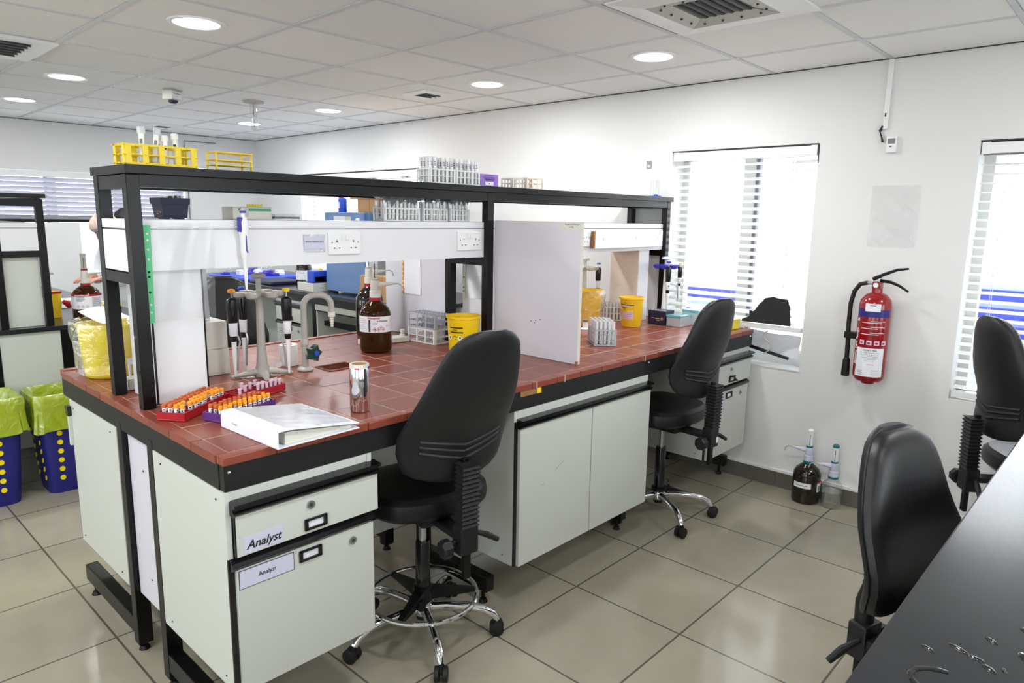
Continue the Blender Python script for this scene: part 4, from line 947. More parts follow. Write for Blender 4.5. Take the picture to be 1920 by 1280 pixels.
box_obj('carton', 'white carton on top of the pair behind the duct column', 'box', 0.268, 0.939, ZI + 0.104, 0.462, 1.108, ZI + 0.212, 'offwhite', 0.002, 0.0, lambda m, hx, hy, h: m.box(-hx, -hy - 0.0005, h * 0.55, hx, -hy, h * 0.55 + 0.001))
m = MB('galv'); m.T = Matrix.Translation((0.335, 1.02, ZI + 0.214)) @ Matrix.Rotation(-0.05, 4, 'X'); m.box(-0.105, 0, 0, 0.097, 0.003, 0.225)
single(m.build('metal_plate'), 'dull grey metal plate standing on the white cartons behind the duct column', 'plate')
def lab_hexane(m, r, h):
    c = -PI / 2; z0 = 0.098; z1 = 0.172
    m.cpatch(r, c - 1.45, c + 1.5, z0, z1, seg=28); q = r + 0.0005
    m.use('redink').ctext('Honeywell', 0.0135, q, c - 0.12, z1 - 0.007, bold=0.03)
    m.use('ink').ctext('n-Hexane', 0.0135, q, c + 0.42, z1 - 0.020, bold=0.02); m.ctext('2.5 L', 0.010, q, c + 0.8, z0 + 0.030)
    m.use('dkgrey').cpatch(q, c - 0.45, c - 0.33, z0 + 0.003, z1 - 0.014, seg=3)
    for k in range(6): m.use('midgrey').cpatch(q, c - 1.2 + 0.05 * (k % 2), c - 0.75 + 0.08 * (k % 3), z1 - 0.012 - 0.009 * k, z1 - 0.0108 - 0.009 * k, seg=3)
    for k in range(7): m.cpatch(q, c + 1.0, c + 1.35, z1 - 0.014 - 0.007 * k, z1 - 0.013 - 0.007 * k, seg=3)
    for k in range(2): m.cpatch(q, c - 0.2, c + 0.15 - 0.05 * k, z1 - 0.030 - 0.007 * k, z1 - 0.0285 - 0.007 * k, seg=3)
    for a, z in ((c - 0.05, z0 + 0.014), (c + 0.18, z0 + 0.014), (c + 0.33, z0 + 0.022), (c + 0.47, z0 + 0.014)):
        for rad, mm, e in ((0.0115, 'redink', 0.0), (0.0088, 'paper', 0.0003), (0.004, 'ink', 0.0006)):
            m.use(mm); o = []
            for s, u in ((0, 1), (1, 0), (0, -1), (-1, 0)): o.append(((q + e) * math.cos(a + s * rad / q), (q + e) * math.sin(a + s * rad / q), z + u * rad))
            m.raw(o, [(3, 2, 1, 0)])
fc = lambda x, y: math.atan2(-1.7355 - y, -0.756 - x) + PI / 2
reagent_bottle('brown solvent bottle with a white pump and printed label in front of the socket trunking', (1.172, 0.935, ZI), fc(1.172, 0.935), 0.074, 0.25, 'brownglass', 'redp', ('offwhite', 'greyp', 'glass', 'blue'), lab_hexane, arm=-0.25)
reagent_bottle('brown bottle standing behind the labelled solvent bottle at the back edge', (1.40, 1.30, ZI), fc(1.4, 1.3), 0.073, 0.275, 'darkglass', 'redp', ('offwhite', 'greyp', 'white', 'blue'), None, arm=0.2)
m = MB('offwhite'); m.box(-0.13, -0.04, 0, 0.12, 0.04, 0.024, 0.004)
for x in (-0.11, 0.02, 0.10): m.lathe([(0.014, 0.024), (0.014, 0.034), (0.009, 0.036), (0.009, 0.046), (0.012, 0.047), (0.012, 0.058), (0.002, 0.059)], (x, 0, 0), 14)
single(m.build('vial_tray'), 'low white tray with knobbed lids behind the labelled brown bottle', 'tray', (1.335, 1.085, ZI), -0.15)
rack('white wire test tube rack at the bottom of the pair beside the yellow tub', (1.52, 0.96, ZI), PI / 2, 10, 5, 0.0205, (0.004, 0.034, 0.072), 'white', 'empty racks by the yellow tub')
rack('greyish wire test tube rack on top of the pair beside the yellow tub', (1.518, 0.955, ZI + 0.0755), PI / 2 + 0.03, 10, 5, 0.0205, (0.004, 0.034, 0.072), 'galv', 'empty racks by the yellow tub')
def deco_tub(m, r0, r1, h):
    th = -PI / 2; rr = lambda z: r0 + (r1 - r0) * z / h + 0.0012
    def pt(a, b, z0, z1, mm): m.use(mm).cpatch(rr(z0), th + a, th + b, z0, z1, seg=10, r2=rr(z1))
    pt(-0.95, -0.05, 0.118, 0.124, 'ink'); pt(-0.92, -0.02, 0.096, 0.102, 'ink'); pt(-0.75, -0.4, 0.109, 0.112, 'ink'); pt(-0.7, -0.4, 0.077, 0.080, 'ink'); pt(-0.6, -0.45, 0.066, 0.069, 'ink')
    pt(0.35, 1.0, 0.055, 0.085, 'paper')
    for a in (-1.0, -0.22):
        m.use('paper'); z = 0.072; q = rr(z) + 0.0008; rad = 0.0135
        m.raw([(q * math.cos(th + a + s * rad / q), q * math.sin(th + a + s * rad / q), z + u * rad) for s, u in ((0, 1), (1, 0), (0, -1), (-1, 0))], [(0, 1, 2, 3)])
        m.use('ink'); m.cpatch(q + 0.0006, th + a - 0.05, th + a + 0.05, z - 0.003, z + 0.006, seg=3)
q = yellow_tub('open bright yellow tub between the wire racks and the black post', (1.475, 0.655, ZI), 'yellow', 0.066, 0.079, 0.172, deco_tub); q.rotation_euler.z = fc(1.475, 0.655)
t = thing('foil_roll', 'shiny roll of aluminium foil standing at the front of the red bench', 'foil roll', (0.522, 0.128, ZI))
m = MB('foilroll'); m.lathe([(0.0165, 0.002), (0.030, 0.0), (0.0325, 0.004), (0.0325, 0.142), (0.031, 0.146)], seg=36, cap=False); m.build('foil', t)
m = MB('offwhite'); m.lathe([(0.0315, 0.135), (0.0318, 0.157), (0.027, 0.158), (0.025, 0.156), (0.025, 0.10)], seg=36, cap=False); m.use('card').lathe([(0.025, 0.156), (0.023, 0.157), (0.022, 0.03), (0.001, 0.03)], seg=28, cap=False)
m.use('redink').cpatch(0.0322, -2.7, -2.2, 0.137, 0.147, seg=5); m.use('cblue').cpatch(0.0322, -1.2, -0.7, 0.139, 0.15, seg=5); m.build('core', t)
# binder
t = thing('ring_binder', 'white ring binder lying flat at the front edge of the red bench', 'binder', (0.135, -0.045, ZI), math.radians(2.5))
h0, h1, Wb, Lb = 0.05, 0.016, 0.272, 0.312
m = MB('paper'); m.rings([[(0, y, 0), (0, y, h0 * 0.6), (0.002, y, h0 - 0.004), (0.008, y, h0), (0.035, y, h0), (Wb, y, h1 + 0.002), (Wb, y, h1 - 0.001), (0.035, y, h0 - 0.003), (0.004, y, h0 - 0.004), (0.003, y, 0.003), (Wb, y, 0.003), (Wb, y, 0)] for y in (0, Lb)], True, True, False)
m.use('lilac_paper').box(0.03, 0.05, 0.0, 0.031, 0.06, 0.001); m.use('grey_ink').text('Analyst', 0.010, frame((-0.0004, 0.23, 0.024), (0, -1, 0), (0, 0, 1))); m.build('cover', t)
m = MB('sleeve'); m.sheet(frame((0.034, 0.012, h0 + 0.0028), (0, 1, 0), (-0.9909, 0, 0.1338)), 0.288, -0.228, 22, 14, lambda u, v: -0.0008 - 0.0012 * math.sin(30 * u + 8 * math.sin(6 * v)) * math.sin(9 * v)); m.build('cover_film', t)
m = MB('offwhite'); m.rings([[(0.03, y, 0.004), (0.03, y, h0 - 0.012), (0.05, y, h0 - 0.012), (Wb - 0.02, y, h1 - 0.004), (Wb - 0.02, y, 0.004)] for y in (0.012, Lb - 0.012)], True, True, False); m.build('pages', t)
m = MB('steel')
for y in (0.115, 0.195): m.tube([(0.02 + 0.016 * math.cos(a), y, 0.022 + 0.016 * math.sin(a)) for a in [2 * PI * k / 14 for k in range(14)]], 0.002, 6, True)
m.build('rings', t)
# racks of capped vials
def vial_rack(label, loc, rz, mat, nx, ny, p, kind, gl):
    L, Wd, H = nx * p / 2 + 0.006, ny * p / 2 + 0.005, 0.026
    m = MB(mat); m.box(-L, -Wd, 0, L, Wd, 0.006, 0.002); m.box(-L, -Wd, 0.006, L, -Wd + 0.004, H); m.box(-L, Wd - 0.004, 0.006, L, Wd, H); m.box(-L, -Wd + 0.004, 0.006, -L + 0.004, Wd - 0.004, H); m.box(L - 0.004, -Wd + 0.004, 0.006, L, Wd - 0.004, H)
    for i in range(1, nx): m.box(-L + 0.006 + i * p - 0.001, -Wd + 0.004, 0.006, -L + 0.006 + i * p + 0.001, Wd - 0.004, H - 0.002)
    for j in range(1, ny): m.box(-L + 0.004, -Wd + 0.005 + j * p - 0.001, 0.006, L - 0.004, -Wd + 0.005 + j * p + 0.001, H - 0.002)
    r = single(m.build('vial_rack'), label, 'rack', loc, rz)
    return r, spots(nx, ny, p)
def vial(capm, label, group):
    t = thing('sample_vial', label, 'vial', (0, 0, 0), 0, group)
    m = MB('paper'); m.lathe([(0.0052, 0.0), (0.0055, 0.002), (0.0055, 0.028), (0.0045, 0.03)], seg=12); m.use('ink').cpatch(0.0056, -2.2, -1.2, 0.021, 0.025, seg=3); m.use('grey_ink').cpatch(0.0056, -2.5, -1.0, 0.016, 0.019, seg=3); m.build('vial_body', t)
    m = MB(capm); m.lathe([(0.0064, 0.029), (0.0066, 0.031), (0.0066, 0.040), (0.0058, 0.0415), (0.001, 0.0418)], seg=14); m.build('cap', t)
    return t
def fill(rk, sp, rows, z=0.0065):
    R = rotz(rk.rotation_euler.z)
    for key, (capm, label, group, js) in rows.items():
        pr = None
        for (x, y), j in sp:
            if j not in js: continue
            q = vial(capm, label, group) if pr is None else dup(pr, (0, 0, 0)); pr = pr or q
            v = R @ Vector((x, y, 0)) + Vector(rk.location); q.location = (v.x, v.y, v.z + z + random.uniform(0, 0.002)); q.rotation_euler = (random.uniform(-.05, .05), random.uniform(-.05, .05), random.uniform(-.5, .5))
def sp2(nx, ny, p, drop): return [((((i - (nx - 1) / 2) * p), ((j - (ny - 1) / 2) * p)), j) for i in range(nx) for j in range(ny) if (i, j) not in drop]
rk, _ = vial_rack('red vial rack nearest the black post, full of orange capped vials', (0.140, 0.500, ZI), math.radians(36), 'redp', 12, 4, 0.0205, 0, 0)
fill(rk, sp2(12, 4, 0.0205, {(1, 0), (3, 1), (7, 0)}), {'a': ('orange', 'orange capped vial in the front rows of the red rack by the black post', 'orange vials in the red rack', (0, 1)), 'b': ('burnt', 'brown-orange capped vial in the back rows of the red rack by the black post', 'brown-orange vials in the red rack', (2, 3))})
rk, _ = vial_rack('purple vial rack half behind the white binder, full of orange capped vials', (0.228, 0.362, ZI), math.radians(20), 'purple', 10, 4, 0.0205, 0, 0)
fill(rk, sp2(10, 4, 0.0205, {(2, 0), (8, 1)}), {'a': ('orange', 'orange capped vial in the front rows of the purple rack', 'orange vials in the purple rack', (0, 1)), 'b': ('burnt', 'brown-orange capped vial in the back rows of the purple rack', 'brown-orange vials in the purple rack', (2, 3))})
rk, _ = vial_rack('red vial rack farthest from the edge, part filled with pale pink tubes', (0.372, 0.553, ZI), math.radians(15), 'redp', 10, 4, 0.0195, 0, 0)
pk = [(i, j) for i in range(10) for j in range(4) if (j == 0 and i > 3) or (j == 1 and i in (5, 6, 8, 9)) or (i, j) in ((0, 0), (2, 1), (4, 2), (3, 3), (6, 3))]
pr = None
for i, j in pk:
    if pr is None:
        m = MB('pink'); m.lathe([(0.001, 0.0), (0.0035, 0.004), (0.0052, 0.016), (0.0054, 0.034), (0.007, 0.0345), (0.007, 0.037), (0.0045, 0.038), (0.001, 0.0385)], seg=12); m.box(0.004, -0.003, 0.036, 0.0105, 0.003, 0.0385, 0.001)
        q = pr = m.build('micro_tube')
    else:
        q = pr.copy(); COL.objects.link(q)
    v = rotz(rk.rotation_euler.z) @ Vector(((i - 4.5) * 0.0195, (j - 1.5) * 0.0195, 0)) + Vector(rk.location)
    single(q, 'pale pink micro tube in the far red rack', 'tube', (v.x, v.y, v.z + 0.0068), random.uniform(0, 6), 'pale pink tubes in the red rack')
# near back corner
def film_bag(name, label, c, prof, amp, seg=40, sy=1.0, mat='film'):
    random.seed(sum(map(ord, label))); ph = [random.uniform(0, 6) for _ in range(6)]
    m = MB(mat); rs = []; N = 26
    for a in range(N + 1):
        u = a / N; k = u * (len(prof) - 1); i = min(int(k), len(prof) - 2); f = k - i
        r = prof[i][0] * (1 - f) + prof[i + 1][0] * f; z = prof[i][1] * (1 - f) + prof[i + 1][1] * f
        rs.append([((r + amp * min(1, 3 * u) * (math.sin(5 * th + ph[0] + 6 * u) * .5 + math.sin(9 * th + ph[1] - 9 * u) * .35 + math.sin(14 * th + ph[2] + 15 * u) * .3)) * math.cos(th), sy * (r + amp * min(1, 3 * u) * (math.sin(5 * th + ph[0] + 6 * u) * .5 + math.sin(9 * th + ph[1] - 9 * u) * .35 + math.sin(14 * th + ph[3] + 15 * u) * .3)) * math.sin(th), max(0.001, z + amp * .5 * math.sin(7 * th + ph[4] + 4 * u) * u)) for th in [2 * PI * q / seg for q in range(seg)]])
    m.rings(rs, True, False)
    return m.build('wrapping_bag', c)
t = yellow_tub('yellow tub wrapped in a clear bag at the back corner of the red bench', (0.125, 1.235, ZI), 'yellow2', 0.088, 0.104, 0.205, None)
film_bag('plastic_bag', 'crumpled clear plastic bag around the yellow tub at the back corner', t, [(0.098, 0.001), (0.118, 0.015), (0.112, 0.05), (0.118, 0.1), (0.122, 0.15), (0.125, 0.19), (0.118, 0.218), (0.09, 0.226)], 0.011)
m = MB('paper'); m.T = Matrix.Translation((0.115, 1.20, ZI + 0.232)) @ rotz(0.5) @ Matrix.Rotation(0.25, 4, 'X'); m.sheet(Matrix.Translation((-0.075, -0.06, 0)), 0.15, 0.12, 8, 6, lambda u, v: 0.01 * math.sin(3 * u) + 0.012 * v * v)
single(m.build('paper_sheet'), 'loose white paper lying on the yellow tub at the back corner', 'paper')
def small_box(m, hx, hy, h):
    m.use('tube')
    for x, y in ((-0.012, -0.01), (0.004, -0.014), (0.014, 0.006), (-0.006, 0.012)): m.lathe([(0.004, h), (0.0045, h + 0.055)], (x, y, 0), 8)
    m.use('paper').sheet(frame((-0.02, -0.016, h + 0.05), (1, 0, 0), (0, 0.2, 1)), 0.045, 0.022, 6, 3, lambda u, v: 0.006 * math.sin(5 * u)); m.use('ink')
    m.box(-0.012, -0.0175, h + 0.06, 0.0, -0.0172, h + 0.063); m.box(0.005, -0.0175, h + 0.057, 0.016, -0.0172, h + 0.06)
box_obj('tube_box', 'small white box of glass tubes behind the black end posts', 'box', 0.075, 0.905, ZI, 0.135, 0.965, ZI + 0.042, 'offwhite', 0.006, 0, small_box)
# sleeve over the near column, hung from the trunking
t = thing('plastic_sleeve', 'clear plastic sleeve with a green punched edge hanging on the near duct column', 'sleeve', (0.07, 0.622, 1.215))
m = MB('sleeve'); m.sheet(frame((0.068, 0.621, 1.213), (1, 0.0, 0), (0.02, 0, 1)), 0.215, 0.318, 18, 24, lambda u, v: 0.004 * math.sin(6 * u + 4 * v) * v + (0.002 + 0.006 * u * v) * math.sin(11 * u - 3 * v)); m.build('pocket', t, True)
m = MB('green'); F = frame((0.066, 0.619, 1.211), (1, 0, 0), (0.02, 0, 1)); m.T = F; m.box(-0.006, 0, 0, 0.016, 0.312, 0.0012)
for z in (0.035, 0.06, 0.1, 0.15, 0.165, 0.205, 0.235, 0.265, 0.285): m.use('dgreen' if 0.09 < z < 0.17 else 'paper').tube([(0.005, z, 0.0012), (0.005, z, 0.0016)], 0.0042, 8)
m.build('punched_edge', t, True)
m = MB('sleeve'); m.sheet(frame((1.655, 0.84, 1.16), (0, -1, 0), (0, 0, 1)), 0.17, 0.21, 12, 14, lambda u, v: 0.003 * math.sin(9 * u + 5 * v)); m.use('offwhite').box(1.6535, 0.835, 1.15, 1.656, 0.855, 1.36); m.use('ink')
for z in (1.19, 1.21, 1.26): m.box(1.653, 0.842, z, 1.6535, 0.848, z + 0.008)
single(m.build('plastic_sleeve'), 'clear plastic sleeve on the middle duct column, seen through the black frame', 'sleeve')
m = MB('paper'); m.box(1.5805, 1.10, 1.155, 1.5825, 1.235, 1.37); m.use('orange')
for k in range(9): m.box(1.580, 1.243, 1.15 + 0.025 * k, 1.5825, 1.253, 1.168 + 0.025 * k)
single(m.build('notice_sheet'), 'blank white notice with a yellow tape edge on the rear partition board', 'notice')
# labels on the trunking
yt = 0.6289
t = thing('workstation_sign', 'small printed Work Station sign left of the first socket', 'sign', (0.676, yt, 1.42))
m = MB('film'); m.box(0.628, yt - 0.0015, 1.422, 0.722, yt, 1.49); m.build('sign_sleeve', t, True)
m = MB('lilac_paper'); m.box(0.633, yt - 0.002, 1.436, 0.719, yt - 0.0016, 1.483); m.use('ink').text('Work Station (01)', 0.0105, frame((0.676, yt - 0.0021, 1.463), (1, 0, 0), (0, 0, 1)), 0, 0.015); m.build('sign_card', t, True)
t = thing('pipette', 'white and blue pipette hanging from the top edge of the trunking', 'pipette', (0.388, yt - 0.024, 1.30))
m = MB('white'); m.lathe([(0.005, 0.03), (0.0065, 0.06), (0.0085, 0.11), (0.0125, 0.12), (0.0135, 0.135), (0.013, 0.17), (0.0165, 0.2), (0.0165, 0.235), (0.011, 0.252)], seg=16, sy=1.1); m.build('handle', t)
m = MB('white'); m.lathe([(0.003, 0.0), (0.0045, 0.015), (0.0055, 0.06)], seg=12); m.build('tip_cone', t)
m = MB('cblue'); m.box(-0.017, -0.012, 0.2, -0.006, 0.014, 0.252, 0.004); m.box(-0.0015, -0.0165, 0.135, 0.002, -0.0145, 0.2); m.box(0.0005, -0.0175, 0.13, 0.005, -0.0145, 0.137, 0.001); m.build('blue_grip', t)
m = MB('white'); m.lathe([(0.007, 0.25), (0.007, 0.262), (0.01, 0.264), (0.01, 0.276), (0.002, 0.278)], seg=14); m.use('cblue').lathe([(0.0102, 0.2655), (0.0104, 0.27), (0.0102, 0.274)], seg=14, cap=False); m.use('greyp').box(-0.006, 0.0, 0.255, 0.022, 0.004, 0.285, 0.002); m.build('plunger', t)
m = MB('greyp'); m.box(-0.006, 0.012, 0.205, 0.006, 0.04, 0.24, 0.002); m.build('hook', t)
# ------------------------------------------------------------------ second bay
rk = rack('clear acrylic rack of glass tubes in front of the second yellow tub', (2.15, 0.335, ZI), math.radians(-42), 5, 8, 0.0215, (0.004, 0.03, 0.058, 0.08), 'frost', None)
m = tube_mb(0.0075, 0.115).build('test_tube'); place_tubes(m, rk, spots(5, 8, 0.0215, lambda i, j: (i + j) % 6 != 5), 0.006, 'empty glass tube in the clear acrylic rack', 'tubes in the clear rack', first=True)
def deco_amber(m, r0, r1, h):
    th = -PI / 2 - 0.45; rr = lambda z: r0 + (r1 - r0) * z / h + 0.0012
    def pt(a, b, z0, z1, mm, e=0.0): m.use(mm).cpatch(rr(z0) + e, th + a, th + b, z0, z1, seg=10, r2=rr(z1) + e)
    pt(-0.65, 0.65, 0.093, 0.142, 'yellow'); pt(-0.65, 0.65, 0.048, 0.09, 'pink'); pt(-0.65, 0.66, 0.131, 0.136, 'ink', 0.0004); pt(-0.65, 0.66, 0.123, 0.129, 'pink', 0.0004)
    pt(-0.4, 0.0, 0.115, 0.118, 'ink', 0.0006); pt(-0.3, -0.1, 0.106, 0.109, 'ink', 0.0006); pt(-0.3, 0.0, 0.144, 0.147, 'ink')
    for k in range(3): pt(-0.4, 0.3 + 0.1 * k, 0.057 + 0.01 * k, 0.0585 + 0.01 * k, 'grey_ink', 0.0006); pt(0.1 + 0.18 * k, 0.2 + 0.18 * k, 0.094, 0.1, 'paper', 0.0006)
    pt(-0.62, -0.5, 0.1, 0.118, 'paper', 0.0006)
q = yellow_tub('amber yellow printed tub standing on the bench behind the clear tube rack', (2.755, 0.555, ZI), 'amber', 0.056, 0.071, 0.176, deco_amber); q.rotation_euler.z = fc(2.755, 0.555)
rk = rack('white rack of short tubes half behind the amber tub', (2.885, 0.795, ZI), math.radians(-60), 7, 3, 0.021, (0.004, 0.045, 0.085), 'white', None)
m = tube_mb(0.0075, 0.105).build('test_tube'); place_tubes(m, rk, spots(7, 3, 0.021), 0.006, 'short clear tube in the white rack behind the amber tub', 'tubes behind the amber tub', first=True)
t = yellow_tub('amber tub wrapped in a bag beside the partition board', (2.59, 0.755, ZI), 'amber', 0.07, 0.083, 0.215, None)
film_bag('plastic_bag', 'clear bag around the amber tub beside the partition board', t, [(0.08, 0.001), (0.094, 0.02), (0.092, 0.08), (0.098, 0.15), (0.1, 0.19), (0.09, 0.215)], 0.007)
st = carousel('cream pipette stand under the trunking beside the partition board', (2.775, 0.93, ZI), 0.2, 'offwhite', 0.39, 0.09, 6, 0.06, 0.325)
pipette('black and white pipette on the right of the cream stand', (2.845, 0.875, ZI + 0.318), 0.6, 'blackgloss', 'machine', None, False, 1.0)
pipette('slim black pipette on the left of the cream stand', (2.71, 0.985, ZI + 0.318), 2.4, 'blackgloss', 'offwhite', None, True, 0.75)
t = thing('bottle_top_holder', 'small white spool with a grey top beside the partition board', 'holder', (2.44, 0.66, ZI))
m = MB('white'); m.lathe([(0.03, 0), (0.03, 0.006), (0.016, 0.01), (0.014, 0.045)], seg=18); m.build('spool', t); m = MB('midgrey'); m.lathe([(0.0155, 0.045), (0.0155, 0.058), (0.002, 0.06)], seg=16); m.build('grey_top', t)
yellow_tub('small lime yellow pot behind the bagged amber tub', (2.90, 0.985, ZI), 'yellow2', 0.035, 0.04, 0.13, None)
def navy_print(m, hx, hy, h):
    m.use('gold'); m.T = frame((-hx - 0.0005, 0, 0), (0, -1, 0), (0, 0, 1)); m.tube([(hy * .62, h * .45, 0), (hy * .62, h * .45, 0.0006)], 0.009, 14)
    m.use('navy').tube([(hy * .62, h * .45, 0.0006), (hy * .62, h * .45, 0.0008)], 0.004, 10); m.use('gold'); m.box(-0.01, h * .42, 0, 0.022, h * .48, 0.0005); m.box(0.0, h * .3, 0, 0.024, h * .35, 0.0005); m.box(-0.035, h * .45, 0, -0.015, h * .49, 0.0005); m.T = Matrix.Identity(4)
    m.use('frost')
    for k in range(5): m.box(-hx + 0.004, -hy + 0.006 + 0.022 * k, h, -hx + 0.02, -hy + 0.02 + 0.022 * k, h + 0.008)
box_obj('tip_box', 'navy box with a gold emblem below the blue pipette carousel', 'box', 2.925, 0.425, ZI, 3.03, 0.545, ZI + 0.085, 'navy', 0.002, 0, navy_print)
st = carousel('pipette stand with a bright blue carousel at the window end of the bench', (3.11, 0.545, ZI), 0.35, 'cblue', 0.405, 0.055, 6, 0.055, 0.345)
for o in st.children:
    if o.name.startswith(('foot', 'column')): o.data.materials[0] = M['white']
pipette('white and black pipette at the front of the blue carousel', (3.055, 0.495, ZI + 0.335), -0.7, 'blackgloss', 'cblue', None, True, 1.1)
pipette('slim white pipette on the right of the blue carousel', (3.16, 0.475, ZI + 0.335), 0.6, 'blackgloss', 'amber', None, True, 0.8)
box_obj('storage_box', 'clear box with a cyan lid next to the navy box', 'box', 2.93, 0.325, ZI, 3.06, 0.418, ZI + 0.055, 'frost', 0.003, 0, None, ('cyan', 0.014, 0.003))
box_obj('storage_box', 'taller pale box with a cyan lid against the window, behind the first', 'box', 3.085, 0.29, ZI, 3.205, 0.40, ZI + 0.075, 'frost', 0.003, 0, None, ('cyan', 0.016, 0.003))
def yb(m, hx, hy, h):
    m.box(-hx - 0.002, -hy - 0.002, h * 0.6, hx + 0.002, hy + 0.002, h, 0.002); m.use('paper').box(-hx + 0.006, -hy + 0.006, h, hx - 0.006, hy - 0.006, h + 0.0015)
box_obj('tip_box', 'small bright yellow box at the window corner of the red bench', 'box', 3.065, 0.065, ZI, 3.175, 0.145, ZI + 0.058, 'yellow2', 0.002, 0, yb)
t = thing('mounted_board', 'white board screwed over the sockets at the window end', 'board', (2.77, 0.607, 1.40))
m = MB('white'); m.box(2.415, 0.592, 1.402, 3.125, 0.5945, 1.497); m.use('ink')
for x, z in ((2.49, 1.446), (2.82, 1.452), (3.07, 1.45)): m.box(x, 0.5915, z, x + 0.003, 0.592, z + 0.012)
m.build('face', t, True)
m = MB('wood'); m.box(2.4155, 0.5945, 1.403, 3.1245, 0.610, 1.496); m.box(2.40, 0.592, 1.402, 2.4155, 0.611, 1.497); m.build('core_edge', t, True)
# ------------------------------------------------------------------ on the trunking top (z 1.541)
ZS = 1.5418
t = thing('ice_bucket', 'navy tapered bucket with a gold emblem on the trunking at the near end', 'bucket', (0.207, 0.757, ZS))
def sq(h, z): return [(-h, -h, z), (h, -h, z), (h, h, z), (-h, h, z)]
m = MB('navy'); m.rings([sq(0.039, 0.004), sq(0.044, 0.050)], True, True, False)
for sx in (-1, 1):
    for sy in (-1, 1): m.box(sx * 0.024 - 0.008, sy * 0.024 - 0.008, 0, sx * 0.024 + 0.008, sy * 0.024 + 0.008, 0.005)
m.use('gold'); m.T = frame((-0.0405, 0, 0), (0, -1, 0), (0.08, 0, 1)); m.tube([(0.022, 0.028, 0.002), (0.022, 0.028, 0.0026)], 0.008, 14); m.box(-0.03, 0.024, 0.0015, 0.006, 0.028, 0.0028); m.box(-0.01, 0.016, 0.0015, 0.008, 0.019, 0.0028); m.build('bucket_body', t)
m = MB('navy'); m.rings([sq(0.0475, 0.050), sq(0.0485, 0.070), sq(0.043, 0.070), sq(0.042, 0.055)], True, True, False); m.build('bucket_rim', t)
m = MB('frost')
for x, y in ((-0.03, -0.02), (0.0, -0.03), (0.02, -0.02), (0.0, 0.02), (-0.02, 0.01)): m.lathe([(0.004, 0.055), (0.004, 0.078)], (x, y, 0), 8)
m.use('midgrey').box(0.005, -0.005, 0.056, 0.036, 0.03, 0.079, 0.003); m.build('contents', t)
def tipbox(m, hx, hy, h):
    m.use('gtray').box(-hx + 0.02, -hy - 0.0008, h * 0.68, hx - 0.003, hy + 0.0008, h * 0.86); m.use('yellow2')
    for k in range(6): m.lathe([(0.004, h), (0.0045, h + 0.011)], (hx * 0.2 + 0.0105 * k - 0.02, -0.02, 0), 8)
    m.use('offwhite')
    for k in range(11): m.box(-hx + 0.03 + 0.011 * k, -hy - 0.0006, 0.004, -hx + 0.034 + 0.011 * k, -hy, h * 0.66)
box_obj('tip_box', 'pale tip box with a green band and yellow tips on the trunking', 'box', 0.415, 0.735, ZS, 0.565, 0.825, ZS + 0.046, 'offwhite', 0.003, 0, tipbox)
m = MB('glass'); m.box(-0.068, -0.045, 0, 0.068, 0.045, 0.004); m.box(-0.068, -0.045, 0.004, 0.068, -0.043, 0.022); m.box(-0.068, 0.043, 0.004, 0.068, 0.045, 0.022); m.box(-0.068, -0.043, 0.004, -0.066, 0.043, 0.022); m.use('dkgrey')
for k in range(7): m.tube([(-0.055 + 0.016 * k, -0.03, 0.009), (-0.045 + 0.016 * k, 0.03, 0.009)], 0.0045, 6)
single(m.build('shallow_tray'), 'shallow clear tray of dark pieces on the trunking', 'tray', (0.648, 0.785, ZS))
glab = ('upright glass tube in the {} rack under the black shelf', 'tubes in the {} foil rack')
for i, (x0, x1, nm) in enumerate(((1.05, 1.25, 'leftmost foil covered'), (1.272, 1.418, 'middle foil covered'), (1.436, 1.572, 'rightmost foil covered'))):
    p = 0.0205; nx = int((x1 - x0) / p); cx = (x0 + x1) / 2; yy = 0.735 + 0.012 * i
    rk = rack('grey rack of foil covered tubes on the trunking, %s of the three' % nm.split()[0], (cx, yy, ZS), 0.03 * (i - 1), nx, 4, p, (0.004, 0.03, 0.055), 'white', 'foil covered racks on the trunking')
    m = tube_mb(0.0078, 0.078).build('test_tube'); place_tubes(m, rk, spots(nx, 4, p, lambda a, b: b < 2 or (a + b) % 3 == 0), 0.0065, 'glass tube in the %s rack under the black shelf' % nm, 'tubes in the %s rack' % nm, first=True)
    m = MB('foil'); random.seed(40 + i); L = nx * p / 2; ph = [random.uniform(0, 6) for _ in range(5)]
    for f in range(1):
        m.sheet(frame((cx - L - 0.006, yy - 0.053, ZS + 0.0905), (1, 0, 0), (0, 1, 0)), 2 * L + 0.012, 0.1, 48, 16, lambda u, v: 0.0045 * (math.sin(11 * u + ph[0]) + math.sin(17 * v + ph[1]) + math.sin(23 * u + 13 * v + ph[2])) + 0.011 + 0.003 * math.sin(61 * u + 19 * v) - 0.026 * max(0, 1 - v * 7) * (0.7 + 0.3 * math.sin(31 * u + ph[3])))
    single(m.build('foil_sheet'), 'crumpled aluminium foil over the tubes of the %s rack' % nm.split()[0], 'foil', None, 0, 'foil covers on the racks')
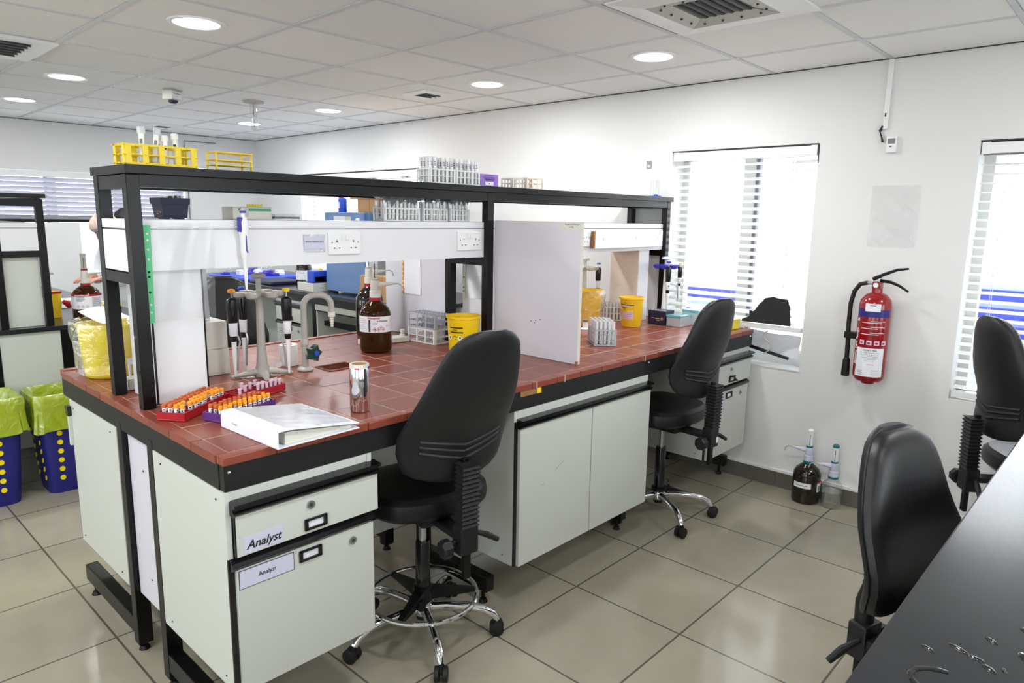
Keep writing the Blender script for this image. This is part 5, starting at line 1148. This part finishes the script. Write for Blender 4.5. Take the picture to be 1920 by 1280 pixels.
# ------------------------------------------------------------------ on the black shelf (z 1.7065)
ZH = 1.7073
rk = rack('yellow rack with tall capped tubes on the near end of the black shelf', (0.152, 0.70, ZH), 0.0, 7, 3, 0.031, (0.008, 0.034, 0.064), 'lemon', None, True, 0.007, posts=3, bar2=0.007, pw=0.017, margin=0.008)
pr = None
for i, (x, y, tx, ty, h, lb) in enumerate(((-0.046, -0.005, 0.02, 0.06, 0.115, 'leftmost'), (-0.03, 0.026, -0.06, -0.04, 0.118, 'rear'), (-0.008, 0.0, 0.08, 0.22, 0.115, 'most tilted'), (0.015, 0.022, -0.03, 0.1, 0.10, 'middle'), (0.03, -0.003, 0.04, -0.03, 0.092, 'shortest clear'), (0.062, 0.0, -0.02, 0.0, 0.102, 'rightmost blue printed'))):
    t = thing('capped_tube', 'clear tube with a pale cap in the yellow rack, %s of the six' % lb, 'tube', (0.152 + x, 0.70 + y, ZH + 0.0075), 0, 'capped tubes in the yellow rack'); t.rotation_euler = (tx * .5, ty * .6, 0)
    m = MB('tube'); m.lathe([(0.002, 0.0), (0.008, 0.008), (0.0085, h * 0.85)], seg=12); m.use('ink' if i in (4, 5) else 'grey_ink').cpatch(0.0088, -2.6, -1.6, h * 0.55, h * 0.68, seg=4); m.build('tube_body', t)
    m = MB('frost' if i < 4 else 'white'); m.lathe([(0.0105, h * 0.83), (0.011, h * 0.85), (0.011, h), (0.008, h + 0.003)], seg=14); m.build('cap', t)
rack('yellow slatted rack standing empty on the black shelf', (0.398, 0.705, ZH), 0.0, 6, 4, 0.02, (0.02, 0.036, 0.062), 'lemon', None, False, 0.013, margin=0.002, pw=0.011)
for i, (cx, nx, nm) in enumerate(((1.345, 6, 'left'), (1.50, 6, 'right'))):
    rk = rack('white rack full of labelled tubes on the black shelf, %s one of the pair' % nm, (cx, 0.70 + 0.0 * i, ZH), -0.04, nx, 4, 0.0235, (0.004, 0.034, 0.064), 'white', 'racks of labelled tubes')
    mm = tube_mb(0.0078, 0.108); mm.use('paper').cpatch(0.0081, -2.7, -0.5, 0.066, 0.094, seg=6); mm.use('ink')
    for k in range(3): mm.cpatch(0.0084, -2.1, -1.1 - 0.15 * k, 0.072 + 0.007 * k, 0.075 + 0.007 * k, seg=3)
    q = mm.build('labelled_tube'); R = rotz(-0.04)
    for a, (x, y) in enumerate(spots(nx, 4, 0.0235, lambda c, d: (c * 3 + d) % 7 != 6)):
        o = q if a == 0 else q.copy()
        if a: COL.objects.link(o)
        v = R @ Vector((x, y, 0)); single(o, 'glass tube with a printed paper label in the %s white rack on the shelf' % nm, 'test tube', (cx + v.x, 0.70 + v.y, ZH + 0.006), random.uniform(-0.4, 0.4), 'labelled tubes in the %s rack' % nm)
def pbox(m, hx, hy, h):
    F = frame((0, -hy - 0.0003, h * 0.62), (1, 0, 0), (0, 0, 1)); m.use('purple').text('Handwash', 0.017, F, 0, 0.02); m.box(-0.035, -hy - 0.0004, h * .86, 0.03, -hy, h * .9); m.box(-0.045, -hy - 0.0004, h * .74, 0.035, -hy, h * .77); m.box(-0.028, -hy - 0.0004, h * .47, 0.028, -hy, h * .5)
    m.use('paper').box(-0.028, -hy - 0.0004, h * .16, 0.028, -hy, h * .42); m.use('ink').box(-0.003, -hy - 0.0007, h * .24, 0.004, -hy - 0.0004, h * .32)
box_obj('carton', 'purple printed carton on the black shelf beside the labelled tubes', 'box', 1.625, 0.70, ZH, 1.745, 0.78, ZH + 0.062, 'violet', 0.001, 0, pbox)
rack('cream wire rack on the black shelf, right of the purple carton, left one of two', (1.862, 0.715, ZH), 0.0, 4, 4, 0.019, (0.004, 0.026, 0.05), 'offwhite', 'small cream racks')
rack('beige wire rack on the black shelf, right of the purple carton, right one of two', (1.975, 0.705, ZH), 0.0, 6, 4, 0.021, (0.004, 0.03, 0.056), 'beige', 'small cream racks')
t = thing('glass_cylinder_holder', 'blue foot holding two clear glass cylinders at the window end of the shelf', 'holder', (3.205, 0.71, ZH))
m = MB('blue'); m.box(-0.04, -0.03, 0, 0.025, 0.03, 0.01, 0.003); m.box(-0.02, -0.02, 0.01, 0.0, 0.0, 0.018, 0.002); m.build('foot', t)
m = MB('glass'); m.lathe([(0.009, 0.01), (0.009, 0.105)], (-0.025, 0.01, 0), 12, False); m.lathe([(0.011, 0.01), (0.011, 0.11)], (0.008, -0.008, 0), 12, False); m.build('cylinders', t)
# ------------------------------------------------------------------ floor things by the wall
def lab_floor(m, r, h):
    m.cpatch(r, -PI / 2 - 1.0, -PI / 2 + 0.35, 0.095, 0.125, seg=10); m.use('grey_ink').cpatch(r + .0005, -PI / 2 - 0.8, -PI / 2 + 0.1, 0.108, 0.112, seg=6)
    m.use('paper').cpatch(r, -PI / 2 + 0.85, -PI / 2 + 1.45, 0.075, 0.125, seg=6); m.use('redink').cpatch(r, -PI / 2 + 0.85, -PI / 2 + 1.45, 0.126, 0.135, seg=6); m.use('grey_ink').cpatch(r + .0005, -PI / 2 + 0.95, -PI / 2 + 1.3, 0.08, 0.11, seg=4)
reagent_bottle('dark brown bottle with a teal capped dispenser on the floor by the wall', (3.145, -0.413, 0), fc(3.145, -0.413), 0.0745, 0.235, 'darkglass', 'teal', ('lilac_paper', 'teal', 'white', 'white'), lab_floor, arm=PI - 0.1)
reagent_bottle('clear glass bottle with a teal capped dispenser on the floor by the wall', (3.165, -0.548, 0), fc(3.165, -0.548), 0.054, 0.172, 'glass', 'teal', ('lilac_paper', 'teal', 'white', 'teal'), None, liquid=True, arm=PI + 0.15)
# ------------------------------------------------------------------ waste baskets
def basket(label, x0, x1, y0, y1, h):
    t = thing('waste_basket', label, 'waste bin', ((x0 + x1) / 2, (y0 + y1) / 2, 0)); hx, hy = (x1 - x0) / 2, (y1 - y0) / 2
    def rr(s, z, n=8, c=0.05):
        o = []
        for qx, qy, a0 in ((1, 1, 0), (-1, 1, 1), (-1, -1, 2), (1, -1, 3)):
            for k in range(n + 1):
                a = (a0 + k / n) * PI / 2; o.append((qx * (hx * s - c) + c * math.cos(a), qy * (hy * s - c) + c * math.sin(a), z))
        return o
    m = MB('basket'); m.rings([rr(0.80, 0.0), rr(0.81, 0.012), rr(0.985, h - 0.004)], True, False); m.rings([rr(0.80, 0.001), rr(0.3, 0.001)], True, True)
    m.use('yellow2')
    for i in (0.85, -1):
        for k in range(6):
            z = 0.09 + 0.052 * k; s = 0.81 + 0.175 * z / h
            m.T = frame((i * hx * 0.52, -hy * s - 0.0012, z), (1, 0, 0), (0, 0.1, 1)); m.tube([(0, 0, 0), (0, 0, 0.0022)], 0.014, 14); m.T = frame((-hx * s - 0.0012, i * hy * 0.5, z), (0, -1, 0), (0.1, 0, 1)); m.tube([(0, 0, 0), (0, 0, 0.0022)], 0.014, 14)
    m.T = Matrix.Identity(4); m.build('basket_body', t)
    m = MB('lime'); random.seed(int(x0 * 100)); ph = [random.uniform(0, 6) for _ in range(4)]
    def wr(s, z, amp):
        return [(p[0] * (1 + amp * math.sin(k * 0.9 + ph[0]) + amp * math.sin(k * 1.7 + ph[1])), p[1] * (1 + amp * math.sin(k * 1.1 + ph[2]) + amp * math.sin(k * 2.1)), z + amp * 0.5 * math.sin(k * 0.5 + ph[3])) for k, p in enumerate(rr(s, z))]
    m.rings([wr(0.74, h - 0.34, 0.006), wr(0.86, h - 0.14, 0.012), wr(0.93, h - 0.03, 0.004), wr(0.965, h + 0.002, 0.003), wr(1.0, h + 0.014, 0.003), wr(1.04, h + 0.006, 0.004), wr(1.065, h - 0.02, 0.008), wr(1.045, h - 0.06, 0.014), wr(1.05, h - 0.10, 0.018), wr(1.06, h - 0.14, 0.024), wr(1.08, h - 0.185, 0.03)], True, False); m.build('bin_liner', t)
    return t
basket('blue perforated waste basket with a lime liner beside the end of the red bench', 0.145, 0.57, 2.60, 2.90, 0.56)
basket('blue perforated waste basket with a lime liner cut by the left edge', -0.345, 0.095, 2.60, 2.90, 0.575)
# ------------------------------------------------------------------ black topped bench at the left
ZB, Y3 = 0.900, 2.952
t = thing('laboratory_bench', 'black topped bench behind the waste baskets at the left edge', 'bench', (0.23, 4.2, 0))
m = MB('blacktop'); m.box(-0.50, Y3 - 0.012, 0.872, 0.945, 5.7, ZB, 0.003); m.build('worktop', t, True)
m = MB('apron'); m.box(0.43, Y3 + 0.004, 0.80, 0.93, Y3 + 0.03, 0.872); m.box(0.905, Y3 + 0.03, 0.80, 0.93, 5.68, 0.872); m.box(-0.48, Y3 + 0.03, 0.80, -0.455, 5.68, 0.872); m.build('apron', t, True)
for x in (0.03, 0.385):
    m = MB('black'); m.box(x, Y3 + 0.002, 0.06, x + 0.055, Y3 + 0.045, 0.872); m.box(x, Y3 + 0.045, 0.06, x + 0.055, 5.6, 0.12); m.cyl((x + 0.027, Y3 + 0.03, 0), (x + 0.027, Y3 + 0.03, 0.06), 0.016); m.build('leg_frame', t, True)
m = MB('lam'); m.box(-0.48, Y3 + 0.002, 0.2, 0.028, Y3 + 0.02, 0.87); m.box(0.087, Y3 + 0.006, 0.2, 0.383, Y3 + 0.02, 0.87); m.box(0.442, Y3 + 0.006, 0.2, 0.925, Y3 + 0.02, 0.799); m.use('ink').ball((0.5, Y3 + 0.006, 0.775), 0.004, 6); m.build('end_panel', t, True)
m = MB('lam'); m.box(0.45, Y3 + 0.021, 0.2, 0.92, 5.6, 0.799); m.box(-0.47, Y3 + 0.021, 0.2, -0.0, 5.6, 0.799); m.build('cupboard_carcass', t, True)
t = thing('reagent_shelf', 'black shelf frame with a white panel on the black bench at the left edge', 'shelf', (0.235, 3.0, ZB))
for y in (Y3 + 0.02, 4.2, 5.4):
    for x in (0.105, 0.325):
        m = MB('black'); m.box(x, y, ZB + 0.001, x + 0.038, y + 0.038, 1.625, 0.002); m.build('post', t, True)
    m = MB('black'); m.box(0.143, y, 1.30, 0.325, y + 0.036, 1.335); m.box(0.143, y, 1.585, 0.325, y + 0.036, 1.624); m.build('cross_rail', t, True)
m = MB('black'); m.box(0.08, Y3 + 0.0, 1.632, 0.375, 5.46, 1.655); m.box(0.105, Y3 + 0.06, 1.59, 0.13, 5.4, 1.631); m.box(0.338, Y3 + 0.06, 1.59, 0.363, 5.4, 1.631); m.build('shelf_board', t, True)
m = MB('trunk'); m.box(0.145, Y3 + 0.022, 1.337, 0.323, 5.38, 1.462); m.box(0.144, Y3 + 0.02, 1.466, 0.324, 5.38, 1.493); m.use('grey_ink').box(0.15, Y3 + 0.024, 1.461, 0.32, 5.37, 1.467); m.build('trunking', t, True)
m = MB('grey_lam'); m.box(0.145, Y3 + 0.05, ZB + 0.001, 0.322, Y3 + 0.21, 1.336); m.use('lam').box(0.15, Y3 + 0.048, ZB + 0.002, 0.316, Y3 + 0.05, 1.33); m.build('duct_column', t, True)
# things on it
t = yellow_tub('orange tub with a red rim behind the black frame at the left', (0.445, 3.32, ZB + 0.001), 'amber', 0.042, 0.05, 0.165, None, 'sharps_tub', 'redp')
m = MB('redp'); m.tube([(0.05, -0.02, 0.10), (0.075, -0.03, 0.085), (0.085, -0.03, 0.06)], [0.012, 0.02, 0.012], 8); m.build('red_flap', t)
box_obj('small_carton', 'small white box behind the orange tub, left one of two', 'box', 0.585, 3.75, ZB + 0.001, 0.70, 3.86, ZB + 0.06, 'white', 0.006)
box_obj('small_carton', 'small white box behind the brown bottle, right one of two', 'box', 0.715, 3.74, ZB + 0.001, 0.81, 3.85, ZB + 0.055, 'white', 0.006)
def lab_red(m, r, h):
    c = -PI / 2; m.cpatch(r, c - 1.5, c + 1.5, 0.078, 0.155, seg=26); m.use('redp').cpatch(r + 0.0002, c - 1.5, c + 1.5, 0.155, 0.168, seg=26); q = r + 0.0006
    m.use('paper').ctext('Methanol for LCMS', 0.0105, q, c - 0.35, 0.1615, bold=0.02); m.use('ink').cpatch(q, c - 0.75, c - 0.15, 0.146, 0.149, seg=5); m.use('grey_ink')
    for k in range(3): m.cpatch(q, c - 0.75, c - 0.1 - 0.1 * k, 0.137 - 0.006 * k, 0.14 - 0.006 * k, seg=4)
    for k in range(9): m.cpatch(q, c + 0.35, c + 1.1, 0.145 - 0.007 * k, 0.148 - 0.007 * k, seg=5)
    for k in range(3):
        a = c - 0.6 + 0.3 * k; z = 0.094
        for rad, mm, e in ((0.010, 'redink', 0.0), (0.008, 'paper', 0.0003), (0.003, 'ink', 0.0006)):
            m.use(mm); m.raw([((q + e) * math.cos(a + s * rad / q), (q + e) * math.sin(a + s * rad / q), z + u * rad) for s, u in ((0, 1), (1, 0), (0, -1), (-1, 0))], [(0, 1, 2, 3)])
reagent_bottle('brown bottle with a red banded label and grey pump on the black bench', (0.565, 3.06, ZB + 0.001), fc(0.565, 3.06), 0.080, 0.225, 'brownglass', 'redp', ('offwhite', 'redp', 'greyp', 'greyp'), lab_red, arm=-0.15)
def navy2(m, hx, hy, h): m.use('yellow2').box(-hx - 0.002, -hy - 0.002, h - 0.018, hx + 0.002, hy + 0.002, h + 0.004, 0.003); m.use('paper').box(-hx + 0.005, -hy - 0.001, h * 0.4, -hx + 0.04, -hy, h * 0.7); m.use('gold').tube([(hx - 0.03, -hy, h * 0.35), (hx - 0.03, -hy - 0.001, h * 0.35)], 0.01, 12)
box_obj('tip_box', 'navy box with a lime lid between the brown bottle and the black posts', 'box', 0.66, 3.20, ZB + 0.001, 0.80, 3.31, ZB + 0.075, 'navy', 0.003, 0, navy2)
m = MB('blue'); m.ball((0, 0, 0.05), 0.05, 14, 1.0, 0.8, 1.0); m.use('white').box(0.06, -0.05, 0.0, 0.24, 0.06, 0.04, 0.006); m.use('greyp').box(0.05, -0.05, 0.20, 0.26, 0.05, 0.215, 0.003); m.use('white').box(0.06, -0.045, 0.12, 0.25, 0.045, 0.2); m.use('midgrey').box(0.1, -0.04, 0.04, 0.2, 0.04, 0.12)
single(m.build('bench_instrument'), 'white and grey bench instrument in front of the person in the pink headscarf', 'instrument', (0.42, 4.25, ZB + 0.001))
# ------------------------------------------------------------------ bench along the window wall
WX = 2.27
t = thing('wall_bench', 'black topped bench along the window wall carrying the blue machine', 'bench', (2.7, 3.8, 0))
m = MB('blacktop'); m.box(WX - 0.02, 2.02, 0.905, XW - 0.02, 5.7, 0.935, 0.003); m.build('worktop', t, True)
m = MB('apron'); m.box(WX, 2.04, 0.845, WX + 0.025, 5.68, 0.905); m.build('apron', t, True)
m = MB('grey_lam'); m.box(XW - 0.5, 2.04, 0.12, XW - 0.48, 5.6, 0.90); m.box(WX + 0.02, 3.28, 0.2, XW - 0.48, 3.30, 0.84); m.box(WX + 0.02, 2.06, 0.2, XW - 0.48, 2.08, 0.84); m.build('back_panel', t, True)
m = MB('black'); m.box(WX + 0.08, 2.08, 0.66, WX + 0.12, 3.28, 0.70); m.box(WX, 2.1, 0.79, WX + 0.3, 3.26, 0.805); m.use('greyp').box(WX - 0.002, 2.08, 0.80, WX + 0.02, 3.28, 0.845); m.build('keyboard_shelf', t, True)
for y in (2.04, 3.31, 4.6, 5.6):
    m = MB('black'); m.box(WX + 0.02, y, 0.0, WX + 0.06, y + 0.05, 0.845); m.build('leg', t, True)
q = pedestal('white drawer pedestal under the window wall bench, seen past the tap', (WX + 0.008, 3.93, 0.012), -PI / 2, None, None, ('LC Analyst', (0.03, 0.16, 0.53, 0.565), 0.016))
ZW = 0.936
t = thing('laboratory_machine', 'large blue cabinet shaped machine on the window wall bench', 'machine', (2.66, 2.98, ZW))
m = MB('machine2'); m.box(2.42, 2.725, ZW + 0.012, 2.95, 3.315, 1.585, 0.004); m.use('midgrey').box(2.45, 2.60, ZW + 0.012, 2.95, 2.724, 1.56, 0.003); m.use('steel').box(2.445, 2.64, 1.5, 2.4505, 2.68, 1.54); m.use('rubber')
for x in (2.46, 2.9):
    for y in (2.76, 3.26): m.cyl((x, y, ZW), (x, y, ZW + 0.014), 0.018)
m.build('cabinet', t, True)
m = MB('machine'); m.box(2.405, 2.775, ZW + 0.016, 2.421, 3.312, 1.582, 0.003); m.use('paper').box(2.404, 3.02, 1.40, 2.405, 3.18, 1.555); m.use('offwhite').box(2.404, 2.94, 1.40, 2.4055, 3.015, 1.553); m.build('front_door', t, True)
m = MB('white'); m.T = frame((2.404, 2.86, 1.49), (0, -0.75, 0.66), (0, -0.66, -0.75)); m.box(-0.07, -0.018, -0.03, 0.06, 0.018, 0.0, 0.006); m.build('door_handle', t, True)
m = MB('blue'); m.lathe([(0.032, 0), (0.034, 0.004), (0.034, 0.10), (0.026, 0.112)], seg=20); m.use('redp').box(-0.012, 0.0, 0.11, 0.012, 0.035, 0.135, 0.004); m.use('paper').cpatch(0.0345, 2.6, 3.4, 0.03, 0.08, seg=5)
single(m.build('spray_can'), 'blue spray bottle with a red top standing on the blue machine', 'bottle', (2.48, 3.165, 1.586))
box_obj('cardboard_box', 'brown cardboard box on top of the blue machine', 'box', 2.50, 2.72, 1.586, 2.75, 2.985, 1.69, 'card', 0.003, 0, lambda m, hx, hy, h: m.use('wood').box(-hx - 0.0005, -0.03, 0.0, -hx, -0.025, h))
box_obj('cardboard_sheet', 'flat brown carton lying on the cardboard box above the blue machine', 'box', 2.48, 2.28, 1.691, 2.86, 3.06, 1.72, 'card', 0.003)
kb = (('front lower', 2.30, 2.50, ZW, 2.40, 2.70, ZW + 0.09), ('front upper', 2.305, 2.52, ZW + 0.091, 2.40, 2.69, ZW + 0.185), ('right hand', 2.302, 2.33, ZW, 2.40, 2.495, ZW + 0.19))
for nm, *c in kb: box_obj('cardboard_box', 'small brown cardboard box in front of the blue machine, %s' % nm, 'box', *c, 'card', 0.003, 0, lambda m, hx, hy, h: m.use('wood').box(-hx - 0.0005, -0.004, 0.0, -hx, 0.0, h))
def longbox(m, hx, hy, h):
    m.use('dgreen').box(-hx + 0.01, -hy + 0.01, h, hx - 0.01, hy - 0.01, h + 0.004); m.use('blue').box(-hx + 0.02, -hy + 0.02, h, hx - 0.03, hy - 0.12, h + 0.10, 0.01); m.use('purple').box(-hx + 0.03, -hy + 0.02, h, 0.02, -0.02, h + 0.055, 0.004); m.use('white').box(-hx + 0.06, hy - 0.1, h, hx - 0.02, hy - 0.03, h + 0.09, 0.008); m.use('orange').ball((0.0, -0.05, h + 0.1), 0.02, 8)
box_obj('storage_tray', 'pale green crate of blue packets beside the blue machine', 'tray', 2.29, 3.335, ZW, 2.53, 3.58, ZW + 0.07, 'offwhite', 0.004, 0, longbox)
def lab_plain(m, r, h): m.cpatch(r, -PI / 2 - 1.3, -PI / 2 + 1.3, 0.05, 0.135, seg=16); m.use('ink').cpatch(r + .0005, -PI / 2 + 0.2, -PI / 2 + 0.3, 0.06, 0.12, seg=3); m.use('grey_ink').cpatch(r + .0005, -PI / 2 - 0.7, -PI / 2, 0.11, 0.115, seg=5)
reagent_bottle('brown bottle with a plain white label on the window wall bench', (2.56, 3.93, ZW), fc(2.56, 3.93), 0.072, 0.23, 'darkglass', 'redp', None, lab_plain)
t = thing('glassware_tray', 'blue tray of glassware on the window wall bench', 'tray', (2.62, 4.95, ZW)); m = MB('blue'); m.box(-0.30, -0.42, 0, 0.32, 0.42, 0.022, 0.006); m.build('tray_body', t)
m = MB('white'); random.seed(3)
for k in range(14):
    x, y = random.uniform(-0.26, 0.26), random.uniform(-0.36, 0.36); m.use(random.choice(('white', 'paper', 'cblue'))); m.box(x - 0.04, y - 0.03, 0.022, x + 0.03, y + 0.04, 0.045 + 0.03 * random.random(), 0.006)
m.use('glass')
for k in range(5): m.ball((random.uniform(-0.26, 0.2), random.uniform(-0.3, 0.3), 0.075), 0.028, 12)
m.build('glassware', t)
box_obj('bench_mat', 'dark folded mat on the window wall bench beside the brown bottle', 'mat', 2.30, 4.04, ZW, 2.62, 4.45, ZW + 0.03, 'navy', 0.01)
# ------------------------------------------------------------------ people at the far bench
def skin_body(name, V, E, R, mat, parent, sub=2):
    me = bpy.data.meshes.new('s'); me.from_pydata(V, E, []); o = bpy.data.objects.new('s', me); COL.objects.link(o)
    k = o.modifiers.new('k', 'SKIN'); k.use_smooth_shade = True
    sv = me.skin_vertices[0].data
    for i, r in enumerate(R): sv[i].radius = (r, r) if not isinstance(r, tuple) else r
    sv[0].use_root = True
    s = o.modifiers.new('s', 'SUBSURF'); s.levels = s.render_levels = sub
    dg = bpy.context.evaluated_depsgraph_get(); dg.update(); nm = bpy.data.meshes.new_from_object(o.evaluated_get(dg)); bpy.data.objects.remove(o)
    nm.materials.clear(); nm.materials.append(M[mat]); nm.name = name
    p = bpy.data.objects.new(name, nm); COL.objects.link(p); p.parent = parent
    for f in nm.polygons: f.use_smooth = True
    return p
def person(label, loc, rz, scarf, bend=0.22, H=1.63):
    """standing at a bench, head bowed, forearms forward; faces local +y"""
    t = thing('person', label, 'person', loc, rz)
    s = H / 1.63; b = bend
    V, E, R = [], [], []
    def add(p, r, par=None):
        V.append((p[0] * s, p[1] * s, p[2] * s)); R.append(r if isinstance(r, tuple) else r * s)
        if par is not None: E.append((par, len(V) - 1))
        return len(V) - 1
    pel = add((0, 0, 0.90), (0.15, 0.11)); wa = add((0, b * 0.2, 1.05), (0.125, 0.09), pel); ch = add((0, b * 0.45, 1.19), (0.145, 0.1), wa); sh = add((0, b * 0.7, 1.30), (0.10, 0.075), ch)
    nk = add((0, b * 0.95, 1.365), 0.052, sh); hb = add((0, b * 1.15 + 0.01, 1.41), 0.06, nk)
    h1 = add((0, b * 1.25 + 0.03, 1.455), (0.07, 0.08), hb); h2 = add((0, b * 1.25 + 0.02, 1.51), (0.062, 0.07), h1); add((0, b * 1.2, 1.545), 0.03, h2)
    for q in (-1, 1):
        a = add((q * 0.165, b * 0.68, 1.285), 0.052, sh); e = add((q * 0.215, b * 0.6 + 0.05, 1.07), 0.042, a); w = add((q * 0.13, b * 0.6 + 0.14, 1.08), 0.030, e); pl = add((q * 0.10, b * 0.6 + 0.205, 1.075), (0.038, 0.018), w)
        for i, (fx, fl) in enumerate(((-0.028, 0.07), (-0.009, 0.082), (0.010, 0.077), (0.028, 0.06))):
            k1 = add((q * 0.10 + fx, b * 0.6 + 0.25, 1.073), 0.0095, pl); k2 = add((q * 0.10 + fx * 1.1, b * 0.6 + 0.25 + fl * 0.55, 1.058), 0.0085, k1); add((q * 0.10 + fx * 1.1, b * 0.6 + 0.25 + fl * 0.85, 1.035), 0.007, k2)
        th = add((q * 0.10 - q * 0.035, b * 0.6 + 0.20, 1.065), 0.011, pl); add((q * 0.10 - q * 0.055, b * 0.6 + 0.24, 1.05), 0.009, th)
        hp = add((q * 0.09, 0.0, 0.84), 0.085, pel); kn = add((q * 0.10, 0.02, 0.48), 0.055, hp); an = add((q * 0.10, -0.01, 0.09), 0.036, kn); add((q * 0.11, 0.12, 0.035), (0.035, 0.028), an)
    body = skin_body('body', V, E, R, 'skin', t)
    hy, hz = (b * 1.25 + 0.03) * s, 1.468 * s
    # face
    m = MB('skin'); m.T = Matrix.Translation((0, hy, hz)) @ Matrix.Rotation(-0.75, 4, 'X')
    m.ball((0, 0.0, -0.005), 0.076, 20, 0.88, 1.08, 1.24); m.tube([(0, 0.083, 0.012), (0, 0.099, -0.012), (0, 0.103, -0.024), (0, 0.088, -0.034)], [0.006, 0.010, 0.013, 0.006], 8)
    m.use('paper')
    for q in (-1, 1): m.ball((q * 0.03, 0.073, 0.012), 0.0125, 10, 1.2, 0.8, 0.6)
    m.use('hair')
    for q in (-1, 1): m.ball((q * 0.03, 0.0815, 0.011), 0.0055, 8); m.tube([(q * 0.014, 0.085, 0.031), (q * 0.03, 0.083, 0.036), (q * 0.047, 0.073, 0.031)], 0.003, 6)
    m.use('orange_cloth').tube([(-0.022, 0.078, -0.055), (0, 0.087, -0.052), (0.022, 0.078, -0.055)], 0.005, 8)
    m.use('skin')
    for q in (-1, 1): m.ball((q * 0.076, 0.0, 0.0), 0.02, 10, 0.4, 0.8, 1.3)
    m.build('face', t)
    if scarf:
        m = MB('scarf'); m.T = Matrix.Translation((0, hy, hz)) @ Matrix.Rotation(-0.75, 4, 'X')
        rs = []
        for z, rx, ry, yo in ((-0.10, 0.072, 0.066, -0.028), (-0.05, 0.08, 0.08, -0.022), (0.0, 0.083, 0.088, -0.018), (0.045, 0.084, 0.097, -0.004), (0.07, 0.079, 0.094, -0.002), (0.095, 0.062, 0.076, -0.004), (0.11, 0.036, 0.046, -0.004), (0.116, 0.008, 0.01, -0.004)):
            rs.append([(rx * math.cos(2 * PI * k / 28), yo + ry * math.sin(2 * PI * k / 28), z + 0.004 * math.sin(3 * k)) for k in range(28)])
        m.rings(rs)
        m.use('pink'); m.lathe([(0.086, 0.036), (0.088, 0.04), (0.087, 0.062), (0.083, 0.066)], (0, -0.004, 0), 28, False, 0.98, 1.13)
        m.build('headscarf', t)
        m = MB('orange_cloth'); m.lathe([(0.10, 1.29), (0.085, 1.32), (0.072, 1.36), (0.07, 1.38)], (0, b * 0.9, 0), 22, False, 1.05, 0.95); m.build('neck_scarf', t)
        m = MB('ink'); m.T = Matrix.Translation((0, hy, hz)) @ Matrix.Rotation(-0.75, 4, 'X')
        for q in (-1, 1): m.tube([(q * 0.031 + 0.02 * math.cos(a), 0.096, 0.008 + 0.016 * math.sin(a)) for a in [2 * PI * k / 14 for k in range(14)]], 0.0018, 5, True); m.tube([(q * 0.05, 0.094, 0.012), (q * 0.085, 0.02, 0.012)], 0.0018, 5)
        m.tube([(-0.011, 0.097, 0.01), (0.011, 0.097, 0.01)], 0.0018, 5); m.build('glasses', t)
    else:
        m = MB('hair'); m.T = Matrix.Translation((0, hy, hz)) @ Matrix.Rotation(-0.75, 4, 'X')
        m.rings([[(rx * math.cos(2 * PI * k / 28), yo + ry * math.sin(2 * PI * k / 28), z + 0.003 * math.sin(5 * k)) for k in range(28)] for z, rx, ry, yo in ((-0.07, 0.075, 0.05, -0.05), (-0.03, 0.084, 0.07, -0.035), (0.02, 0.086, 0.085, -0.02), (0.05, 0.083, 0.094, -0.006), (0.08, 0.07, 0.082, -0.004), (0.103, 0.042, 0.05, -0.004), (0.11, 0.008, 0.01, -0.004))]); m.build('hair', t)
    # white coat
    m = MB('coat')
    def ell(z, rx, ry, yo, wv=0.0): return [((rx + wv * math.sin(5 * a)) * math.cos(a) * s, (yo + (ry + wv * math.sin(7 * a)) * math.sin(a)) * s, z * s) for a in [2 * PI * k / 32 for k in range(32)]]
    m.rings([ell(0.52, 0.235, 0.19, -0.01, 0.018), ell(0.7, 0.215, 0.17, 0.0, 0.013), ell(0.9, 0.195, 0.15, 0.01, 0.006), ell(1.05, 0.172, 0.132, b * .22, 0.004), ell(1.18, 0.19, 0.145, b * .45), ell(1.27, 0.195, 0.125, b * .62), ell(1.325, 0.155, 0.1, b * .75), ell(1.355, 0.085, 0.08, b * .88)], True, False)
    for q in (-1, 1): m.tube([(q * 0.15 * s, b * .66 * s, 1.285 * s), (q * 0.20 * s, (b * .62 + .02) * s, 1.22 * s), (q * 0.222 * s, (b * .6 + .05) * s, 1.08 * s), (q * 0.19 * s, (b * .6 + .10) * s, 1.07 * s), (q * 0.13 * s, (b * .6 + .155) * s, 1.08 * s)], [0.075 * s, 0.07 * s, 0.064 * s, 0.058 * s, 0.046 * s], 14)
    m.build('lab_coat', t)
    m = MB('trouser')
    for q in (-1, 1): m.tube([(q * 0.095 * s, 0.0, 0.83 * s), (q * 0.10 * s, 0.02 * s, 0.48 * s), (q * 0.10 * s, -0.01 * s, 0.10 * s)], [0.10 * s, 0.075 * s, 0.06 * s], 14)
    m.build('trousers', t)
    m = MB('rubber')
    for q in (-1, 1): m.rings([[(q * 0.105 * s + w * math.cos(a), 0.045 + l * math.sin(a), z) for a in [2 * PI * k / 20 for k in range(20)]] for z, w, l in ((0.0, 0.043, 0.125), (0.02, 0.046, 0.128), (0.06, 0.042, 0.11), (0.10, 0.032, 0.06))])
    m.build('shoes', t)
    return t
person('person in a white coat, pale pink headscarf and glasses, head bowed over the black bench', (1.215, 4.30, 0), PI / 2 + 0.15, True, 0.09, 1.60)
person('person with short dark hair, just visible over the trunking beside the near black posts', (1.60, 4.82, 0), 0.6, False, 0.16, 1.645)
